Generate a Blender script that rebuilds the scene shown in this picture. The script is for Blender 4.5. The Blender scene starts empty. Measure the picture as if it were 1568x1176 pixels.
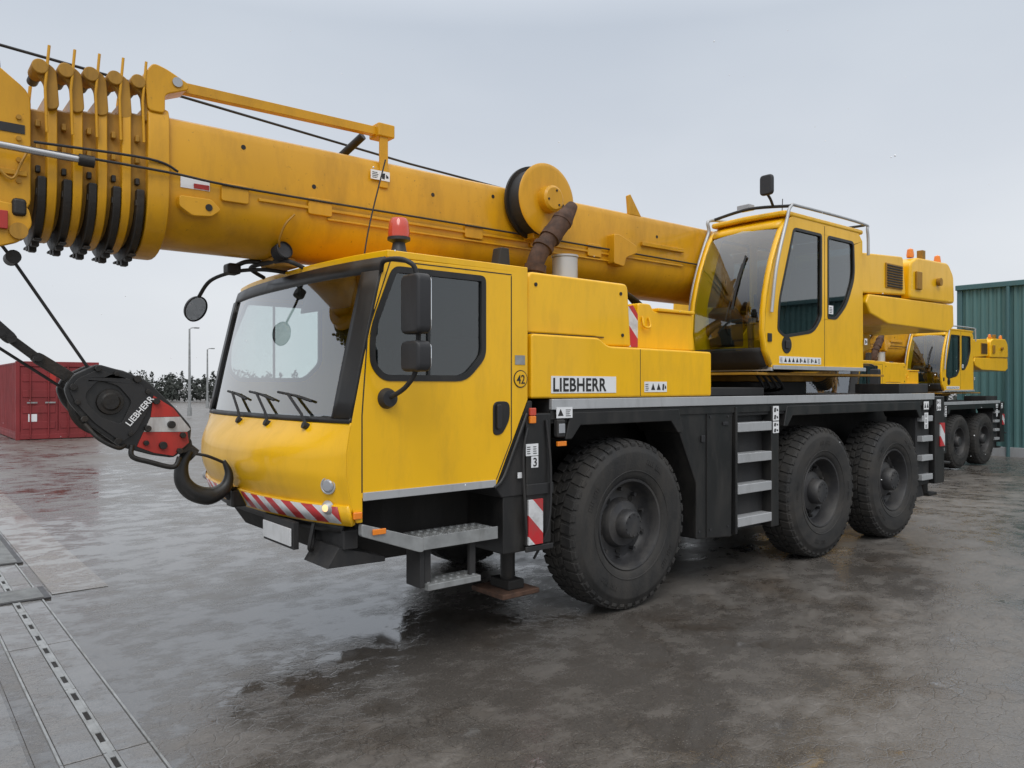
import bpy, bmesh, math, random
from mathutils import Vector, Matrix, noise
from mathutils.geometry import tessellate_polygon
random.seed(7)
sc = bpy.context.scene
COL = sc.collection
R = math.radians
PARENT = [None]

# ------------------------------------------------------------------ helpers
def link(o):
    COL.objects.link(o)
    if PARENT[0] is not None:
        o.parent = PARENT[0]
    return o

def empty(name, loc=(0, 0, 0)):
    e = bpy.data.objects.new(name, None)
    e.empty_display_size = .3
    e.location = loc
    COL.objects.link(e)
    return e

def mk(name, verts, faces, mats, bevel=0, smooth=True, seg=2, fm=None, ang=35, recalc=True, solid=0):
    me = bpy.data.meshes.new(name)
    me.from_pydata([tuple(v) for v in verts], [], faces)
    if not isinstance(mats, (list, tuple)):
        mats = [mats]
    for m in mats:
        me.materials.append(m)
    if fm:
        for i, p in enumerate(me.polygons):
            p.material_index = fm[i]
    if recalc:
        bm = bmesh.new(); bm.from_mesh(me)
        bmesh.ops.recalc_face_normals(bm, faces=bm.faces)
        bm.to_mesh(me); bm.free()
    if smooth:
        for p in me.polygons:
            p.use_smooth = True
        me.set_sharp_from_angle(angle=R(ang))
    me.update()
    o = bpy.data.objects.new(name, me)
    link(o)
    if solid:
        s = o.modifiers.new('solid', 'SOLIDIFY'); s.thickness = solid; s.offset = 0
    if bevel > 0:
        b = o.modifiers.new('bevel', 'BEVEL')
        b.width = bevel; b.segments = seg; b.limit_method = 'ANGLE'; b.angle_limit = R(ang)
        b.harden_normals = True
    return o

def box(name, x0, x1, y0, y1, z0, z1, mat, bevel=0.008, seg=2):
    v = [(x0, y0, z0), (x1, y0, z0), (x1, y1, z0), (x0, y1, z0), (x0, y0, z1), (x1, y0, z1), (x1, y1, z1), (x0, y1, z1)]
    f = [(0, 3, 2, 1), (4, 5, 6, 7), (0, 1, 5, 4), (1, 2, 6, 5), (2, 3, 7, 6), (3, 0, 4, 7)]
    return mk(name, v, f, mat, bevel, seg=seg)

def roundp(pts, r, n=4):
    out = []
    N = len(pts)
    for i in range(N):
        p = Vector(pts[i]); a = Vector(pts[i - 1]); b = Vector(pts[(i + 1) % N])
        rr = r[i] if isinstance(r, (list, tuple)) else r
        da = a - p; db = b - p
        l = min(rr, da.length * .45, db.length * .45)
        if l < 1e-4:
            out.append(tuple(p)); continue
        p0 = p + da.normalized() * l; p1 = p + db.normalized() * l
        for k in range(n + 1):
            t = k / n
            q = p0 * (1 - t) ** 2 + p * 2 * t * (1 - t) + p1 * t ** 2
            out.append((q.x, q.y))
    return out

def prism(name, loops, axis, a0, a1, mat, bevel=0.006, seg=2, ang=35):
    if not isinstance(loops[0][0], (list, tuple, Vector)):
        loops = [loops]
    def P(p, a):
        if axis == 'y': return (p[0], a, p[1])
        if axis == 'x': return (a, p[0], p[1])
        return (p[0], p[1], a)
    flat = [p for l in loops for p in l]
    n = len(flat)
    verts = [P(p, a0) for p in flat] + [P(p, a1) for p in flat]
    faces = []
    if len(loops) == 1:
        faces.append(tuple(range(n))); faces.append(tuple(range(2 * n - 1, n - 1, -1)))
    else:
        tris = tessellate_polygon([[Vector((p[0], p[1], 0)) for p in l] for l in loops])
        for t in tris:
            faces.append(tuple(t)); faces.append(tuple(i + n for i in reversed(t)))
    off = 0
    for l in loops:
        m = len(l)
        for i in range(m):
            j = (i + 1) % m
            faces.append((off + i, off + j, off + j + n, off + i + n))
        off += m
    return mk(name, verts, faces, mat, bevel, seg=seg, ang=ang)

def basis(d):
    d = d.normalized()
    up = Vector((0, 0, 1)) if abs(d.z) < .9 else Vector((1, 0, 0))
    a = d.cross(up).normalized(); b = d.cross(a).normalized()
    return a, b

def lathe(name, prof, org, axis, mat, n=48, fm=None, mats=None, bevel=0, ang=35):
    org = Vector(org); axis = Vector(axis).normalized(); a, b = basis(axis)
    verts = []; faces = []; fmi = []
    for (r, h) in prof:
        for i in range(n):
            t = 2 * math.pi * i / n
            verts.append(org + axis * h + (a * math.cos(t) + b * math.sin(t)) * max(r, 1e-4))
    for k in range(len(prof) - 1):
        for i in range(n):
            j = (i + 1) % n
            faces.append((k * n + i, k * n + j, (k + 1) * n + j, (k + 1) * n + i))
            if fm: fmi.append(fm[k])
    return mk(name, verts, faces, mats or mat, bevel, fm=fmi or None, ang=ang)

def cyl(name, p0, p1, r, mat, n=24, r1=None, bevel=0.0):
    p0 = Vector(p0); p1 = Vector(p1); L = (p1 - p0).length
    r1 = r if r1 is None else r1
    return lathe(name, [(0, 0), (r, 0), (r1, L), (0, L)], p0, p1 - p0, mat, n, bevel=bevel)

def smoothpath(pts, k=6):
    pts = [Vector(p) for p in pts]
    if len(pts) < 3: return pts
    out = []
    for i in range(len(pts) - 1):
        p0 = pts[max(i - 1, 0)]; p1 = pts[i]; p2 = pts[i + 1]; p3 = pts[min(i + 2, len(pts) - 1)]
        for j in range(k):
            t = j / k
            out.append(.5 * ((2 * p1) + (p2 - p0) * t + (2 * p0 - 5 * p1 + 4 * p2 - p3) * t * t + (-p0 + 3 * p1 - 3 * p2 + p3) * t ** 3))
    out.append(pts[-1])
    return out

def tube(name, pts, r, mat, n=10, smooth=True, rf=None):
    P = smoothpath(pts) if smooth else [Vector(p) for p in pts]
    verts = []; faces = []
    d = (P[1] - P[0]).normalized(); a, b = basis(d)
    for i, p in enumerate(P):
        if i == 0: t = P[1] - P[0]
        elif i == len(P) - 1: t = P[-1] - P[-2]
        else: t = P[i + 1] - P[i - 1]
        t.normalize()
        a = (a - t * a.dot(t)).normalized(); b = t.cross(a)
        rr = r if rf is None else r * rf(i / (len(P) - 1))
        for k in range(n):
            w = 2 * math.pi * k / n
            verts.append(p + (a * math.cos(w) + b * math.sin(w)) * rr)
    for i in range(len(P) - 1):
        for k in range(n):
            l = (k + 1) % n
            faces.append((i * n + k, i * n + l, (i + 1) * n + l, (i + 1) * n + k))
    faces.append(tuple(range(n))); faces.append(tuple(range((len(P) - 1) * n, len(P) * n)))
    return mk(name, verts, faces, mat, ang=50)

def text(name, s, loc, size, mat, rot=(90, 0, 0), off=0.0, sx=1.0, align='LEFT', sp=1.0):
    c = bpy.data.curves.new(name, 'FONT'); c.body = s; c.size = size; c.extrude = .0012; c.offset = off
    c.align_x = align; c.space_character = sp
    t = bpy.data.objects.new(name + '_c', c); COL.objects.link(t)
    bpy.context.view_layer.update()
    dg = bpy.context.evaluated_depsgraph_get()
    me = bpy.data.meshes.new_from_object(t.evaluated_get(dg))
    bpy.data.objects.remove(t)
    me.name = name
    M = Matrix.Translation(loc) @ Matrix.Rotation(R(rot[2]), 4, 'Z') @ Matrix.Rotation(R(rot[1]), 4, 'Y') @ Matrix.Rotation(R(rot[0]), 4, 'X') @ Matrix.Diagonal((sx, 1, 1, 1))
    me.transform(M)
    me.materials.clear(); me.materials.append(mat)
    o = bpy.data.objects.new(name, me); link(o)
    return o

# ------------------------------------------------------------------ materials
def nmat(name):
    m = bpy.data.materials.new(name); m.use_nodes = True
    nt = m.node_tree
    return m, nt, nt.nodes['Principled BSDF']

def ramp(nt, fac, stops):
    r = nt.nodes.new('ShaderNodeValToRGB')
    el = r.color_ramp.elements
    while len(el) < len(stops): el.new(.5)
    for e, (p, c) in zip(el, stops):
        e.position = p; e.color = (*c, 1) if len(c) == 3 else c
    nt.links.new(fac, r.inputs[0])
    return r.outputs[0]

def noise_tex(nt, scale, detail=4, rough=.55, vec=None, stretch=None):
    tc = nt.nodes.new('ShaderNodeTexCoord')
    v = tc.outputs['Object'] if vec is None else vec
    if stretch:
        mp = nt.nodes.new('ShaderNodeMapping'); mp.inputs['Scale'].default_value = stretch
        nt.links.new(v, mp.inputs[0]); v = mp.outputs[0]
    n = nt.nodes.new('ShaderNodeTexNoise'); n.inputs['Scale'].default_value = scale
    n.inputs['Detail'].default_value = detail; n.inputs['Roughness'].default_value = rough
    nt.links.new(v, n.inputs['Vector'])
    return n.outputs['Fac']

def paint(name, col, rough=.35, metal=0, var=.12, dirt=.25, dirtcol=(.10, .07, .035), scale=1.3, coat=0.0, bump=0.0, spec=.5, dlo=.52, specks=0):
    m, nt, b = nmat(name)
    n1 = noise_tex(nt, scale, 3)
    lo = tuple(c * (1 - var) for c in col); hi = tuple(min(1, c * (1 + var * .5)) for c in col)
    base = ramp(nt, n1, [(.3, lo), (.7, hi)])
    n2 = noise_tex(nt, 5, 7, .7, stretch=(1, 1, .28))
    msk = ramp(nt, n2, [(dlo, (0, 0, 0)), (.82, (dirt, dirt, dirt))])
    mx = nt.nodes.new('ShaderNodeMix'); mx.data_type = 'RGBA'
    nt.links.new(msk, mx.inputs[0]); nt.links.new(base, mx.inputs[6]); mx.inputs[7].default_value = (*dirtcol, 1)
    outc = mx.outputs[2]
    if specks:
        n4 = noise_tex(nt, 38, 2, .5)
        mk4 = ramp(nt, n4, [(.70, (0, 0, 0)), (.76, (specks,) * 3)])
        m4 = nt.nodes.new('ShaderNodeMix'); m4.data_type = 'RGBA'
        nt.links.new(mk4, m4.inputs[0]); nt.links.new(outc, m4.inputs[6]); m4.inputs[7].default_value = (dirtcol[0] * .5, dirtcol[1] * .5, dirtcol[2] * .5, 1)
        outc = m4.outputs[2]
    nt.links.new(outc, b.inputs['Base Color'])
    rr = ramp(nt, n2, [(.3, (rough * .85,) * 3), (.8, (min(1, rough * 1.6),) * 3)])
    nt.links.new(rr, b.inputs['Roughness'])
    b.inputs['Metallic'].default_value = metal
    b.inputs['Coat Weight'].default_value = coat
    b.inputs['Coat Roughness'].default_value = .08
    b.inputs['Specular IOR Level'].default_value = spec
    if bump:
        bp = nt.nodes.new('ShaderNodeBump'); bp.inputs['Strength'].default_value = bump; bp.inputs['Distance'].default_value = .01
        n3 = noise_tex(nt, 40, 3); nt.links.new(n3, bp.inputs['Height']); nt.links.new(bp.outputs[0], b.inputs['Normal'])
    return m

YEL = paint('yellow_paint', (.86, .475, .002), .32, coat=.3, var=.07, dirt=.34, dirtcol=(.34, .18, .02), spec=.4, dlo=.48)
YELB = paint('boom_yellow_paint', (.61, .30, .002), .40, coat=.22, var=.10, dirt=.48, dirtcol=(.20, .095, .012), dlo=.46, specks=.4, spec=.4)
YELD = paint('grimy_yellow_paint', (.40, .20, .012), .5, var=.25, dirt=.8, dirtcol=(.04, .025, .012), dlo=.44)
BLK = paint('black_paint', (.013, .013, .013), .38, var=.3, dirt=.5, dirtcol=(.065, .058, .05), dlo=.46)
BLKM = paint('matt_black', (.018, .018, .019), .6, var=.3, dirt=.5, dirtcol=(.075, .068, .06), dlo=.48)
GREASE = paint('greasy_black', (.012, .010, .008), .45, var=.5, dirt=.6, dirtcol=(.07, .04, .015), bump=.3)
PLAS = paint('black_plastic', (.02, .02, .022), .45, var=.1, dirt=.15, dirtcol=(.06, .06, .06))
SIL = paint('aluminium', (.46, .47, .48), .38, metal=.35, var=.12, dirt=.45, dirtcol=(.12, .12, .11))
GALV = paint('galvanised_steel', (.34, .35, .35), .45, metal=.5, var=.25, dirt=.6, dirtcol=(.10, .09, .07), scale=9)
STEEL = paint('bare_steel', (.45, .45, .45), .25, metal=.9, var=.1, dirt=.2)
RUST = paint('rusted_steel', (.075, .038, .023), .8, var=.5, dirt=.9, dirtcol=(.030, .018, .013), scale=14, bump=.4)
UNDER = paint('chassis_black', (.011, .010, .009), .75, var=.4, dirt=.5, dirtcol=(.032, .027, .022))
SEAT = paint('seat_fabric', (.025, .026, .03), .9, var=.2, dirt=.1)
WHITE = paint('white_paint', (.75, .76, .77), .4, var=.05, dirt=.2, dirtcol=(.35, .33, .3))
PLATE = paint('number_plate_grey', (.62, .63, .64), .4, var=.15, dirt=.5, dirtcol=(.25, .24, .22), scale=6)
REDP = paint('red_paint', (.42, .028, .02), .45, var=.2, dirt=.7, dirtcol=(.06, .025, .02), dlo=.45)
WORNW = paint('worn_white_paint', (.55, .55, .54), .5, var=.2, dirt=.9, dirtcol=(.10, .05, .04), dlo=.42)
RIM = paint('rim_grey', (.030, .030, .032), .45, var=.25, dirt=.65, dirtcol=(.11, .10, .085), scale=6, dlo=.48)
TYRE = paint('tyre_rubber', (.016, .016, .016), .72, var=.35, dirt=.75, dirtcol=(.065, .058, .05), scale=5, bump=.25, dlo=.40)
CONTR = paint('container_red', (.22, .022, .025), .55, var=.2, dirt=.6, dirtcol=(.10, .03, .02))
GREENB = paint('green_cladding', (.075, .165, .165), .45, var=.1, dirt=.35, dirtcol=(.12, .17, .16), scale=.4)
GREENT = paint('green_trim', (.05, .12, .13), .4, var=.1, dirt=.2)
GREY = paint('grey_roof', (.3, .31, .32), .6)

def stripes(name, period, kx, ky, kz, ph=0.0):
    m, nt, b = nmat(name)
    tc = nt.nodes.new('ShaderNodeTexCoord')
    d = nt.nodes.new('ShaderNodeVectorMath'); d.operation = 'DOT_PRODUCT'
    d.inputs[1].default_value = (kx / period, ky / period, kz / period)
    nt.links.new(tc.outputs['Object'], d.inputs[0])
    ad = nt.nodes.new('ShaderNodeMath'); ad.operation = 'ADD'; ad.inputs[1].default_value = ph + 50
    nt.links.new(d.outputs['Value'], ad.inputs[0])
    f = nt.nodes.new('ShaderNodeMath'); f.operation = 'FRACT'; nt.links.new(ad.outputs[0], f.inputs[0])
    g = nt.nodes.new('ShaderNodeMath'); g.operation = 'GREATER_THAN'; g.inputs[1].default_value = .5
    nt.links.new(f.outputs[0], g.inputs[0])
    mx = nt.nodes.new('ShaderNodeMix'); mx.data_type = 'RGBA'
    nt.links.new(g.outputs[0], mx.inputs[0])
    mx.inputs[6].default_value = (.50, .025, .03, 1); mx.inputs[7].default_value = (.62, .63, .64, 1)
    n2 = noise_tex(nt, 9, 8, .7)
    msk = ramp(nt, n2, [(.45, (0, 0, 0)), (.8, (.6, .6, .6))])
    m2 = nt.nodes.new('ShaderNodeMix'); m2.data_type = 'RGBA'
    nt.links.new(msk, m2.inputs[0]); nt.links.new(mx.outputs[2], m2.inputs[6]); m2.inputs[7].default_value = (.12, .10, .09, 1)
    nt.links.new(m2.outputs[2], b.inputs['Base Color']); b.inputs['Roughness'].default_value = .35
    return m
STR_F = stripes('bumper_stripes', .20, 0, 1, -1, .1)
STR_S = stripes('side_stripes', .30, 1, 0, 1, .0)

def glass(name, tint, refl=.06):
    m = bpy.data.materials.new(name); m.use_nodes = True; nt = m.node_tree; nt.nodes.clear()
    o = nt.nodes.new('ShaderNodeOutputMaterial'); mix = nt.nodes.new('ShaderNodeMixShader')
    t = nt.nodes.new('ShaderNodeBsdfTransparent'); t.inputs[0].default_value = (*tint, 1)
    g = nt.nodes.new('ShaderNodeBsdfGlossy'); g.inputs['Roughness'].default_value = .02
    lw = nt.nodes.new('ShaderNodeLayerWeight'); lw.inputs[0].default_value = .5
    p = nt.nodes.new('ShaderNodeMath'); p.operation = 'POWER'; p.inputs[1].default_value = 3.0
    nt.links.new(lw.outputs['Facing'], p.inputs[0])
    a = nt.nodes.new('ShaderNodeMath'); a.operation = 'MULTIPLY_ADD'; a.inputs[1].default_value = .9; a.inputs[2].default_value = refl
    nt.links.new(p.outputs[0], a.inputs[0]); nt.links.new(a.outputs[0], mix.inputs[0])
    nt.links.new(t.outputs[0], mix.inputs[1]); nt.links.new(g.outputs[0], mix.inputs[2]); nt.links.new(mix.outputs[0], o.inputs[0])
    return m
GLF = glass('front_windscreen_glass', (.80, .92, .90), .33)
GLW = glass('windscreen_glass', (.72, .84, .82), .16)
GLC = glass('clear_side_glass', (.92, .96, .95), .05)
GLS = glass('tinted_glass', (.38, .46, .48), .11)

def lens(name, col, em=0):
    m, nt, b = nmat(name)
    b.inputs['Base Color'].default_value = (*col, 1); b.inputs['Roughness'].default_value = .15
    b.inputs['Coat Weight'].default_value = .6
    if em:
        b.inputs['Emission Color'].default_value = (*col, 1); b.inputs['Emission Strength'].default_value = em
    return m
AMB = lens('amber_lens', (.80, .22, .01)); REDL = lens('red_lens', (.55, .06, .03)); CLR = lens('clear_lens', (.30, .31, .33))
LIT = lens('lit_lamp', (1, .62, .30), .75)
MIR, _nt, _b = nmat('mirror_glass'); _b.inputs['Metallic'].default_value = 1; _b.inputs['Roughness'].default_value = .03; _b.inputs['Base Color'].default_value = (.8, .82, .84, 1)

# ------------------------------------------------------------------ crane
crane = empty('mobile_crane')
PARENT[0] = crane

def interp(tab, z):
    if z <= tab[0][0]: return tab[0][1]
    for (a, b), (c, d) in zip(tab, tab[1:]):
        if z <= c:
            t = (z - a) / (c - a); return b + (d - b) * t
    return tab[-1][1]
XS = [(.95, -2.37), (1.08, -2.40), (1.25, -2.43), (1.40, -2.43), (1.58, -2.40), (2.0, -2.31), (2.47, -2.20), (2.58, -2.17), (2.66, -2.12)]
BB = [(.95, .19), (1.08, .22), (1.18, .255), (1.28, .27), (1.37, .26), (1.43, .235), (1.48, .20), (1.53, .155), (1.57, .12), (2.0, .12), (2.47, .12), (2.58, .11), (2.66, .09)]
def cf(s, z, off=0):
    return Vector((interp(XS, z) - interp(BB, z) * (1 - abs(s) ** 2.6) - off, 1.25 + 1.25 * s, z))
def front(name, s0, s1, z0, z1, mat, off=0, ns=26, nz=8, solid=.02, bevel=0):
    t0, t1 = math.asin(s0), math.asin(s1)
    vs = []; fs = []
    for j in range(nz + 1):
        z = z0 + (z1 - z0) * j / nz
        for i in range(ns + 1):
            vs.append(cf(math.sin(t0 + (t1 - t0) * i / ns), z, off))
    for j in range(nz):
        for i in range(ns):
            a = j * (ns + 1) + i
            fs.append((a, a + 1, a + ns + 2, a + ns + 1))
    return mk(name, vs, fs, mat, solid=solid, ang=60)

# --- driver's cab shell
front('cab_nose', -1, 1, 1.04, 1.575, YEL, nz=26, ns=40)
front('bumper_band', -1, 1, .965, 1.085, YEL, off=.012, nz=2, solid=.035)
front('bumper_stripe_left', -.95, -.1, .972, 1.075, STR_F, off=.034, nz=1, solid=.004)
front('bumper_stripe_right', .1, .95, .972, 1.075, STR_F, off=.034, nz=1, solid=.004)
front('bumper_skirt', -.9, .9, .90, .965, BLK, off=-.03, nz=1)
front('windscreen', -.88, .88, 1.60, 2.50, GLF, nz=8, solid=0)
front('windscreen_sill_seal', -1, 1, 1.57, 1.605, BLK, off=.004, nz=1, solid=.025)
front('windscreen_header', -1, 1, 2.495, 2.587, BLK, off=.0, nz=2)
front('a_pillar_1', -1, -.87, 1.60, 2.50, BLK, off=.006, ns=8, solid=.03)
front('a_pillar_2', .87, 1, 1.60, 2.50, BLK, off=.006, ns=8, solid=.03)

side_outer = [(-2.365, .975), (-2.40, 1.08), (-2.43, 1.25), (-2.43, 1.40), (-2.40, 1.58), (-2.31, 2.0), (-2.20, 2.47), (-2.165, 2.585),
              (-1.02, 2.60), (-1.02, 1.70), (-1.30, 1.12), (-2.325, 1.12), (-2.325, .975)]
win = [(-2.275, 1.92), (-2.275, 2.14), (-2.115, 2.535), (-1.40, 2.535), (-1.40, 1.99), (-1.56, 1.83), (-2.19, 1.83)]
winr = roundp(win, [.06, .10, .05, .04, .06, .08, .08])
cx = sum(p[0] for p in win) / len(win); cz = sum(p[1] for p in win) / len(win)
def inset(loop, d):
    out = []; N = len(loop)
    for i in range(N):
        p = Vector(loop[i]); a = Vector(loop[i - 1]); b = Vector(loop[(i + 1) % N])
        e = (b - a)
        if e.length < 1e-6: out.append(tuple(p)); continue
        nrm = Vector((-e.y, e.x)).normalized()
        c = Vector((cx, cz)) - p
        if nrm.dot(c) < 0: nrm = -nrm
        out.append(tuple(p + nrm * d))
    return out
for k, (ya, yb, sg) in enumerate([(0.0, .035, -1), (2.465, 2.5, 1)]):
    prism('cab_side_%d' % (k + 1), [side_outer, winr], 'y', ya, yb, YEL, bevel=.006)
    ring_in = inset(winr, .035)
    yo = ya - .006 if sg < 0 else yb - .02
    prism('window_frame_%d' % (k + 1), [inset(winr, -.004), ring_in], 'y', yo, yo + .026, BLK, bevel=.004)
    ym = ya + .012 if sg < 0 else yb - .012
    prism('window_glass_%d' % (k + 1), inset(winr, .02), 'y', ym, ym + .004, GLS if sg < 0 else GLC, bevel=0)
    yd = ya - .003 if sg < 0 else yb - .003
    box('window_divider_%d' % (k + 1), -1.86, -1.842, yd, yd + .02, 1.84, 2.52, BLK, .003)
    ys0, ys1 = (ya - .010, ya + .002) if sg < 0 else (yb - .002, yb + .010)
    box('door_sill_strip_%d' % (k + 1), -2.325, -1.315, ys0, ys1, 1.105, 1.155, SIL, .003)
    y0s, y1s = (ya - .0015, ya + .004) if sg < 0 else (yb - .004, yb + .0015)
    box('door_seam_front_%d' % (k + 1), -2.334, -2.326, y0s, y1s, 1.155, 1.62, BLKM, 0)
    box('door_seam_rear_%d' % (k + 1), -1.176, -1.168, y0s, y1s, 1.42, 2.56, BLKM, 0)
    prism('door_seam_slope_%d' % (k + 1), [(-1.176, 1.42), (-1.168, 1.42), (-1.30, 1.155), (-1.308, 1.155)], 'y', y0s, y1s, BLKM, 0)
    prism('door_seam_pillar_%d' % (k + 1), [(-2.334, 1.62), (-2.326, 1.62), (-2.288, 2.12), (-2.296, 2.12)], 'y', y0s, y1s, BLKM, 0)
    prism('door_seam_pillar_b_%d' % (k + 1), [(-2.296, 2.12), (-2.288, 2.12), (-2.13, 2.57), (-2.138, 2.57)], 'y', y0s, y1s, BLKM, 0)
    box('door_seam_top_%d' % (k + 1), -2.13, -1.17, y0s, y1s, 2.565, 2.572, BLKM, 0)
    yh = ya - .008 if sg < 0 else yb - .004
    prism('door_handle_recess_%d' % (k + 1), roundp([(-1.335, 1.46), (-1.335, 1.69), (-1.19, 1.69), (-1.19, 1.56), (-1.26, 1.46)], .05), 'y', yh, yh + .012, BLK, .004)
    yh2 = yh - .022 if sg < 0 else yh + .012
    prism('door_handle_%d' % (k + 1), roundp([(-1.315, 1.50), (-1.315, 1.67), (-1.275, 1.67), (-1.275, 1.50)], .015), 'y', yh2, yh2 + .022, PLAS, .006)
# cab roof, floor, rear wall
plan = [tuple(cf(math.sin(R(a)), 2.585)[:2]) for a in range(-90, 91, 6)] + [(-1.02, 2.5), (-1.02, 0.0)]
plan = [(p[0] + (0.015 if p[0] < -1.1 else 0), p[1]) for p in plan]
prism('cab_roof', plan, 'z', 2.589, 2.635, YEL, bevel=.022, seg=4)
plan2 = [(p[0] * .84 - .25, 1.25 + (p[1] - 1.25) * .84) for p in plan]
prism('cab_roof_raised', plan2, 'z', 2.62, 2.655, YEL, bevel=.02, seg=3)
box('cab_rear_wall', -1.06, -1.022, .036, 2.464, 1.15, 2.585, YEL, .005)
box('cab_rear_lining', -1.085, -1.063, .04, 2.46, 1.15, 2.57, SEAT, 0)
box('cab_headliner', -2.1, -1.09, .04, 2.46, 2.565, 2.58, SEAT, 0)
box('cab_floor', -2.36, -1.07, .06, 2.44, 1.13, 1.17, BLKM, 0)
prism('dashboard', roundp([(-2.42, 1.2), (-2.44, 1.55), (-2.30, 1.60), (-2.08, 1.56), (-2.02, 1.40), (-2.2, 1.2)], .05), 'y', .16, 2.34, PLAS, .01)
for i, yy in enumerate((.62, 1.9)):
    prism('seat_cushion_%d' % (i + 1), roundp([(-1.75, 1.42), (-1.75, 1.56), (-1.22, 1.52), (-1.22, 1.40)], .05), 'y', yy - .25, yy + .25, SEAT, .03, 3)
    prism('seat_back_%d' % (i + 1), roundp([(-1.32, 1.50), (-1.22, 2.12), (-1.12, 2.12), (-1.16, 1.48)], .05), 'y', yy - .24, yy + .24, SEAT, .03, 3)
    prism('headrest_%d' % (i + 1), roundp([(-1.24, 2.16), (-1.22, 2.36), (-1.13, 2.36), (-1.14, 2.15)], .04), 'y', yy - .14, yy + .14, SEAT, .03, 3)
    box('seat_base_%d' % (i + 1), -1.65, -1.25, yy - .18, yy + .18, 1.17, 1.42, BLKM, .01)
ax = Vector((-.45, 0, 1)).normalized(); a_, b_ = basis(ax); co = Vector((-1.93, .62, 1.78))
tube('steering_wheel', [co + (a_ * math.cos(t * math.pi / 12) + b_ * math.sin(t * math.pi / 12)) * .23 for t in range(25)], .016, PLAS, 8, False)
tube('steering_spoke', [co + a_ * .22, co - ax * .04, co - a_ * .22], .018, PLAS, 8, False)
cyl('steering_column', co - ax * .04, co - ax * .38 + Vector((-.06, 0, 0)), .04, PLAS)
front('sun_visor', -.75, -.25, 2.30, 2.48, BLKM, off=-.06, ns=10, nz=2, solid=.012)

# wipers
for i, (y0, y1) in enumerate([(.38, .82), (.88, 1.32), (1.38, 1.86)]):
    def wp(y, z, o): return cf((y - 1.25) / 1.25, z, o)
    tube('wiper_arm_%d' % (i + 1), [wp(y0, 1.555, .03), wp(y0 + .06, 1.62, .045), wp(y0 + .30, 1.745, .035)], .010, BLKM, 6, False)
    tube('wiper_blade_%d' % (i + 1), [wp(y0 + .02, 1.70, .018), wp(y0 + .24, 1.735, .02), wp(y0 + .48, 1.755, .018)], .009, BLKM, 6, False)
    cyl('wiper_pivot_%d' % (i + 1), wp(y0, 1.54, .0), wp(y0, 1.555, .05), .022, BLKM, 12)

# headlights & front bits
for i, s in enumerate((-.93, .93)):
    p = cf(s * .97, 1.20); nx = Vector((-1, -.55 if s < 0 else .55, 0)).normalized()
    lathe('round_lamp_%d' % (i + 1), [(.0, .035), (.03, .034), (.038, .028), (.040, .020), (.046, .026), (.052, .024), (.055, .0)], p - nx * .008, nx, None, 24, mats=[CLR, SIL], fm=[0, 0, 1, 1, 1, 1])
    p = cf(s * .955, 1.065, .03)
    lathe('headlamp_%d' % (i + 1), [(0, .03), (.022, .028), (.030, .02), (.043, 0)], p, nx, None, 24, mats=[LIT, SIL], fm=[0, 1, 1])
for i, ys in enumerate((-.022, 2.5)):
    box('indicator_%d' % (i + 1), -2.395, -2.335, ys, ys + .022, 1.00, 1.045, AMB, .008)
box('number_plate', -2.60, -2.59, .42, .86, .80, .91, PLATE, .003)
box('number_plate_bracket', -2.587, -2.55, .40, .88, .78, .95, BLKM, .004)
tube('bumper_hook_stay', [(-2.62, 1.22, 1.02), (-2.70, 1.22, 1.03), (-2.71, 1.26, 1.12)], .022, BLKM, 8)
box('tow_coupling', -2.70, -2.58, 1.16, 1.28, .96, 1.08, GREASE, .015)
prism('front_underguard', [(-2.40, .92), (-2.15, .92), (-2.0, .66), (-2.22, .66)], 'y', .5, 2.2, UNDER, .01)
prism('front_foot_bracket', [(-2.42, .82), (-2.1, .72), (-2.1, .69), (-2.5, .70)], 'y', .12, .45, BLKM, .006)
box('lamp_bracket_front', -2.4, -2.3, .1, .5, .8, .92, BLKM, .01)
tube('front_air_hose', [(-2.5, .3, .95), (-2.52, .32, .80), (-2.45, .42, .78), (-2.4, .5, .9)], .012, BLKM, 6)

# access step below the cab
prism('step_beam', roundp([(-2.34, .97), (-2.34, .895), (-1.93, .745), (-1.90, .745), (-1.90, .83), (-1.93, .84)], .015), 'y', -.015, .03, GALV, .004)
box('step_upper_tread', -1.90, -1.31, -.012, .24, .79, .830, GALV, .004)
for j in range(9):
    for k in range(3):
        cyl('step_stud', (-1.86 + j * .062, .04 + k * .075, .830), (-1.86 + j * .062, .04 + k * .075, .838), .016, GALV, 8)
box('step_upper_edge', -1.905, -1.305, -.018, -.008, .755, .838, GALV, .002)
box('step_amber_lamp', -2.27, -2.18, -.03, -.014, .895, .93, AMB, .005)
for xx in (-1.86, -1.5):
    box('step_hanger', xx, xx + .05, .04, .07, .50, .80, BLKM, .005)
box('step_lower_tread', -1.86, -1.44, -.005, .18, .485, .525, GALV, .004)
for j in range(7):
    for k in range(2):
        cyl('step_stud', (-1.83 + j * .06, .05 + k * .08, .525), (-1.83 + j * .06, .05 + k * .08, .532), .015, GALV, 8)
box('step_side_plate', -1.90, -1.865, .03, .20, .50, .80, BLKM, .005)

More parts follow.
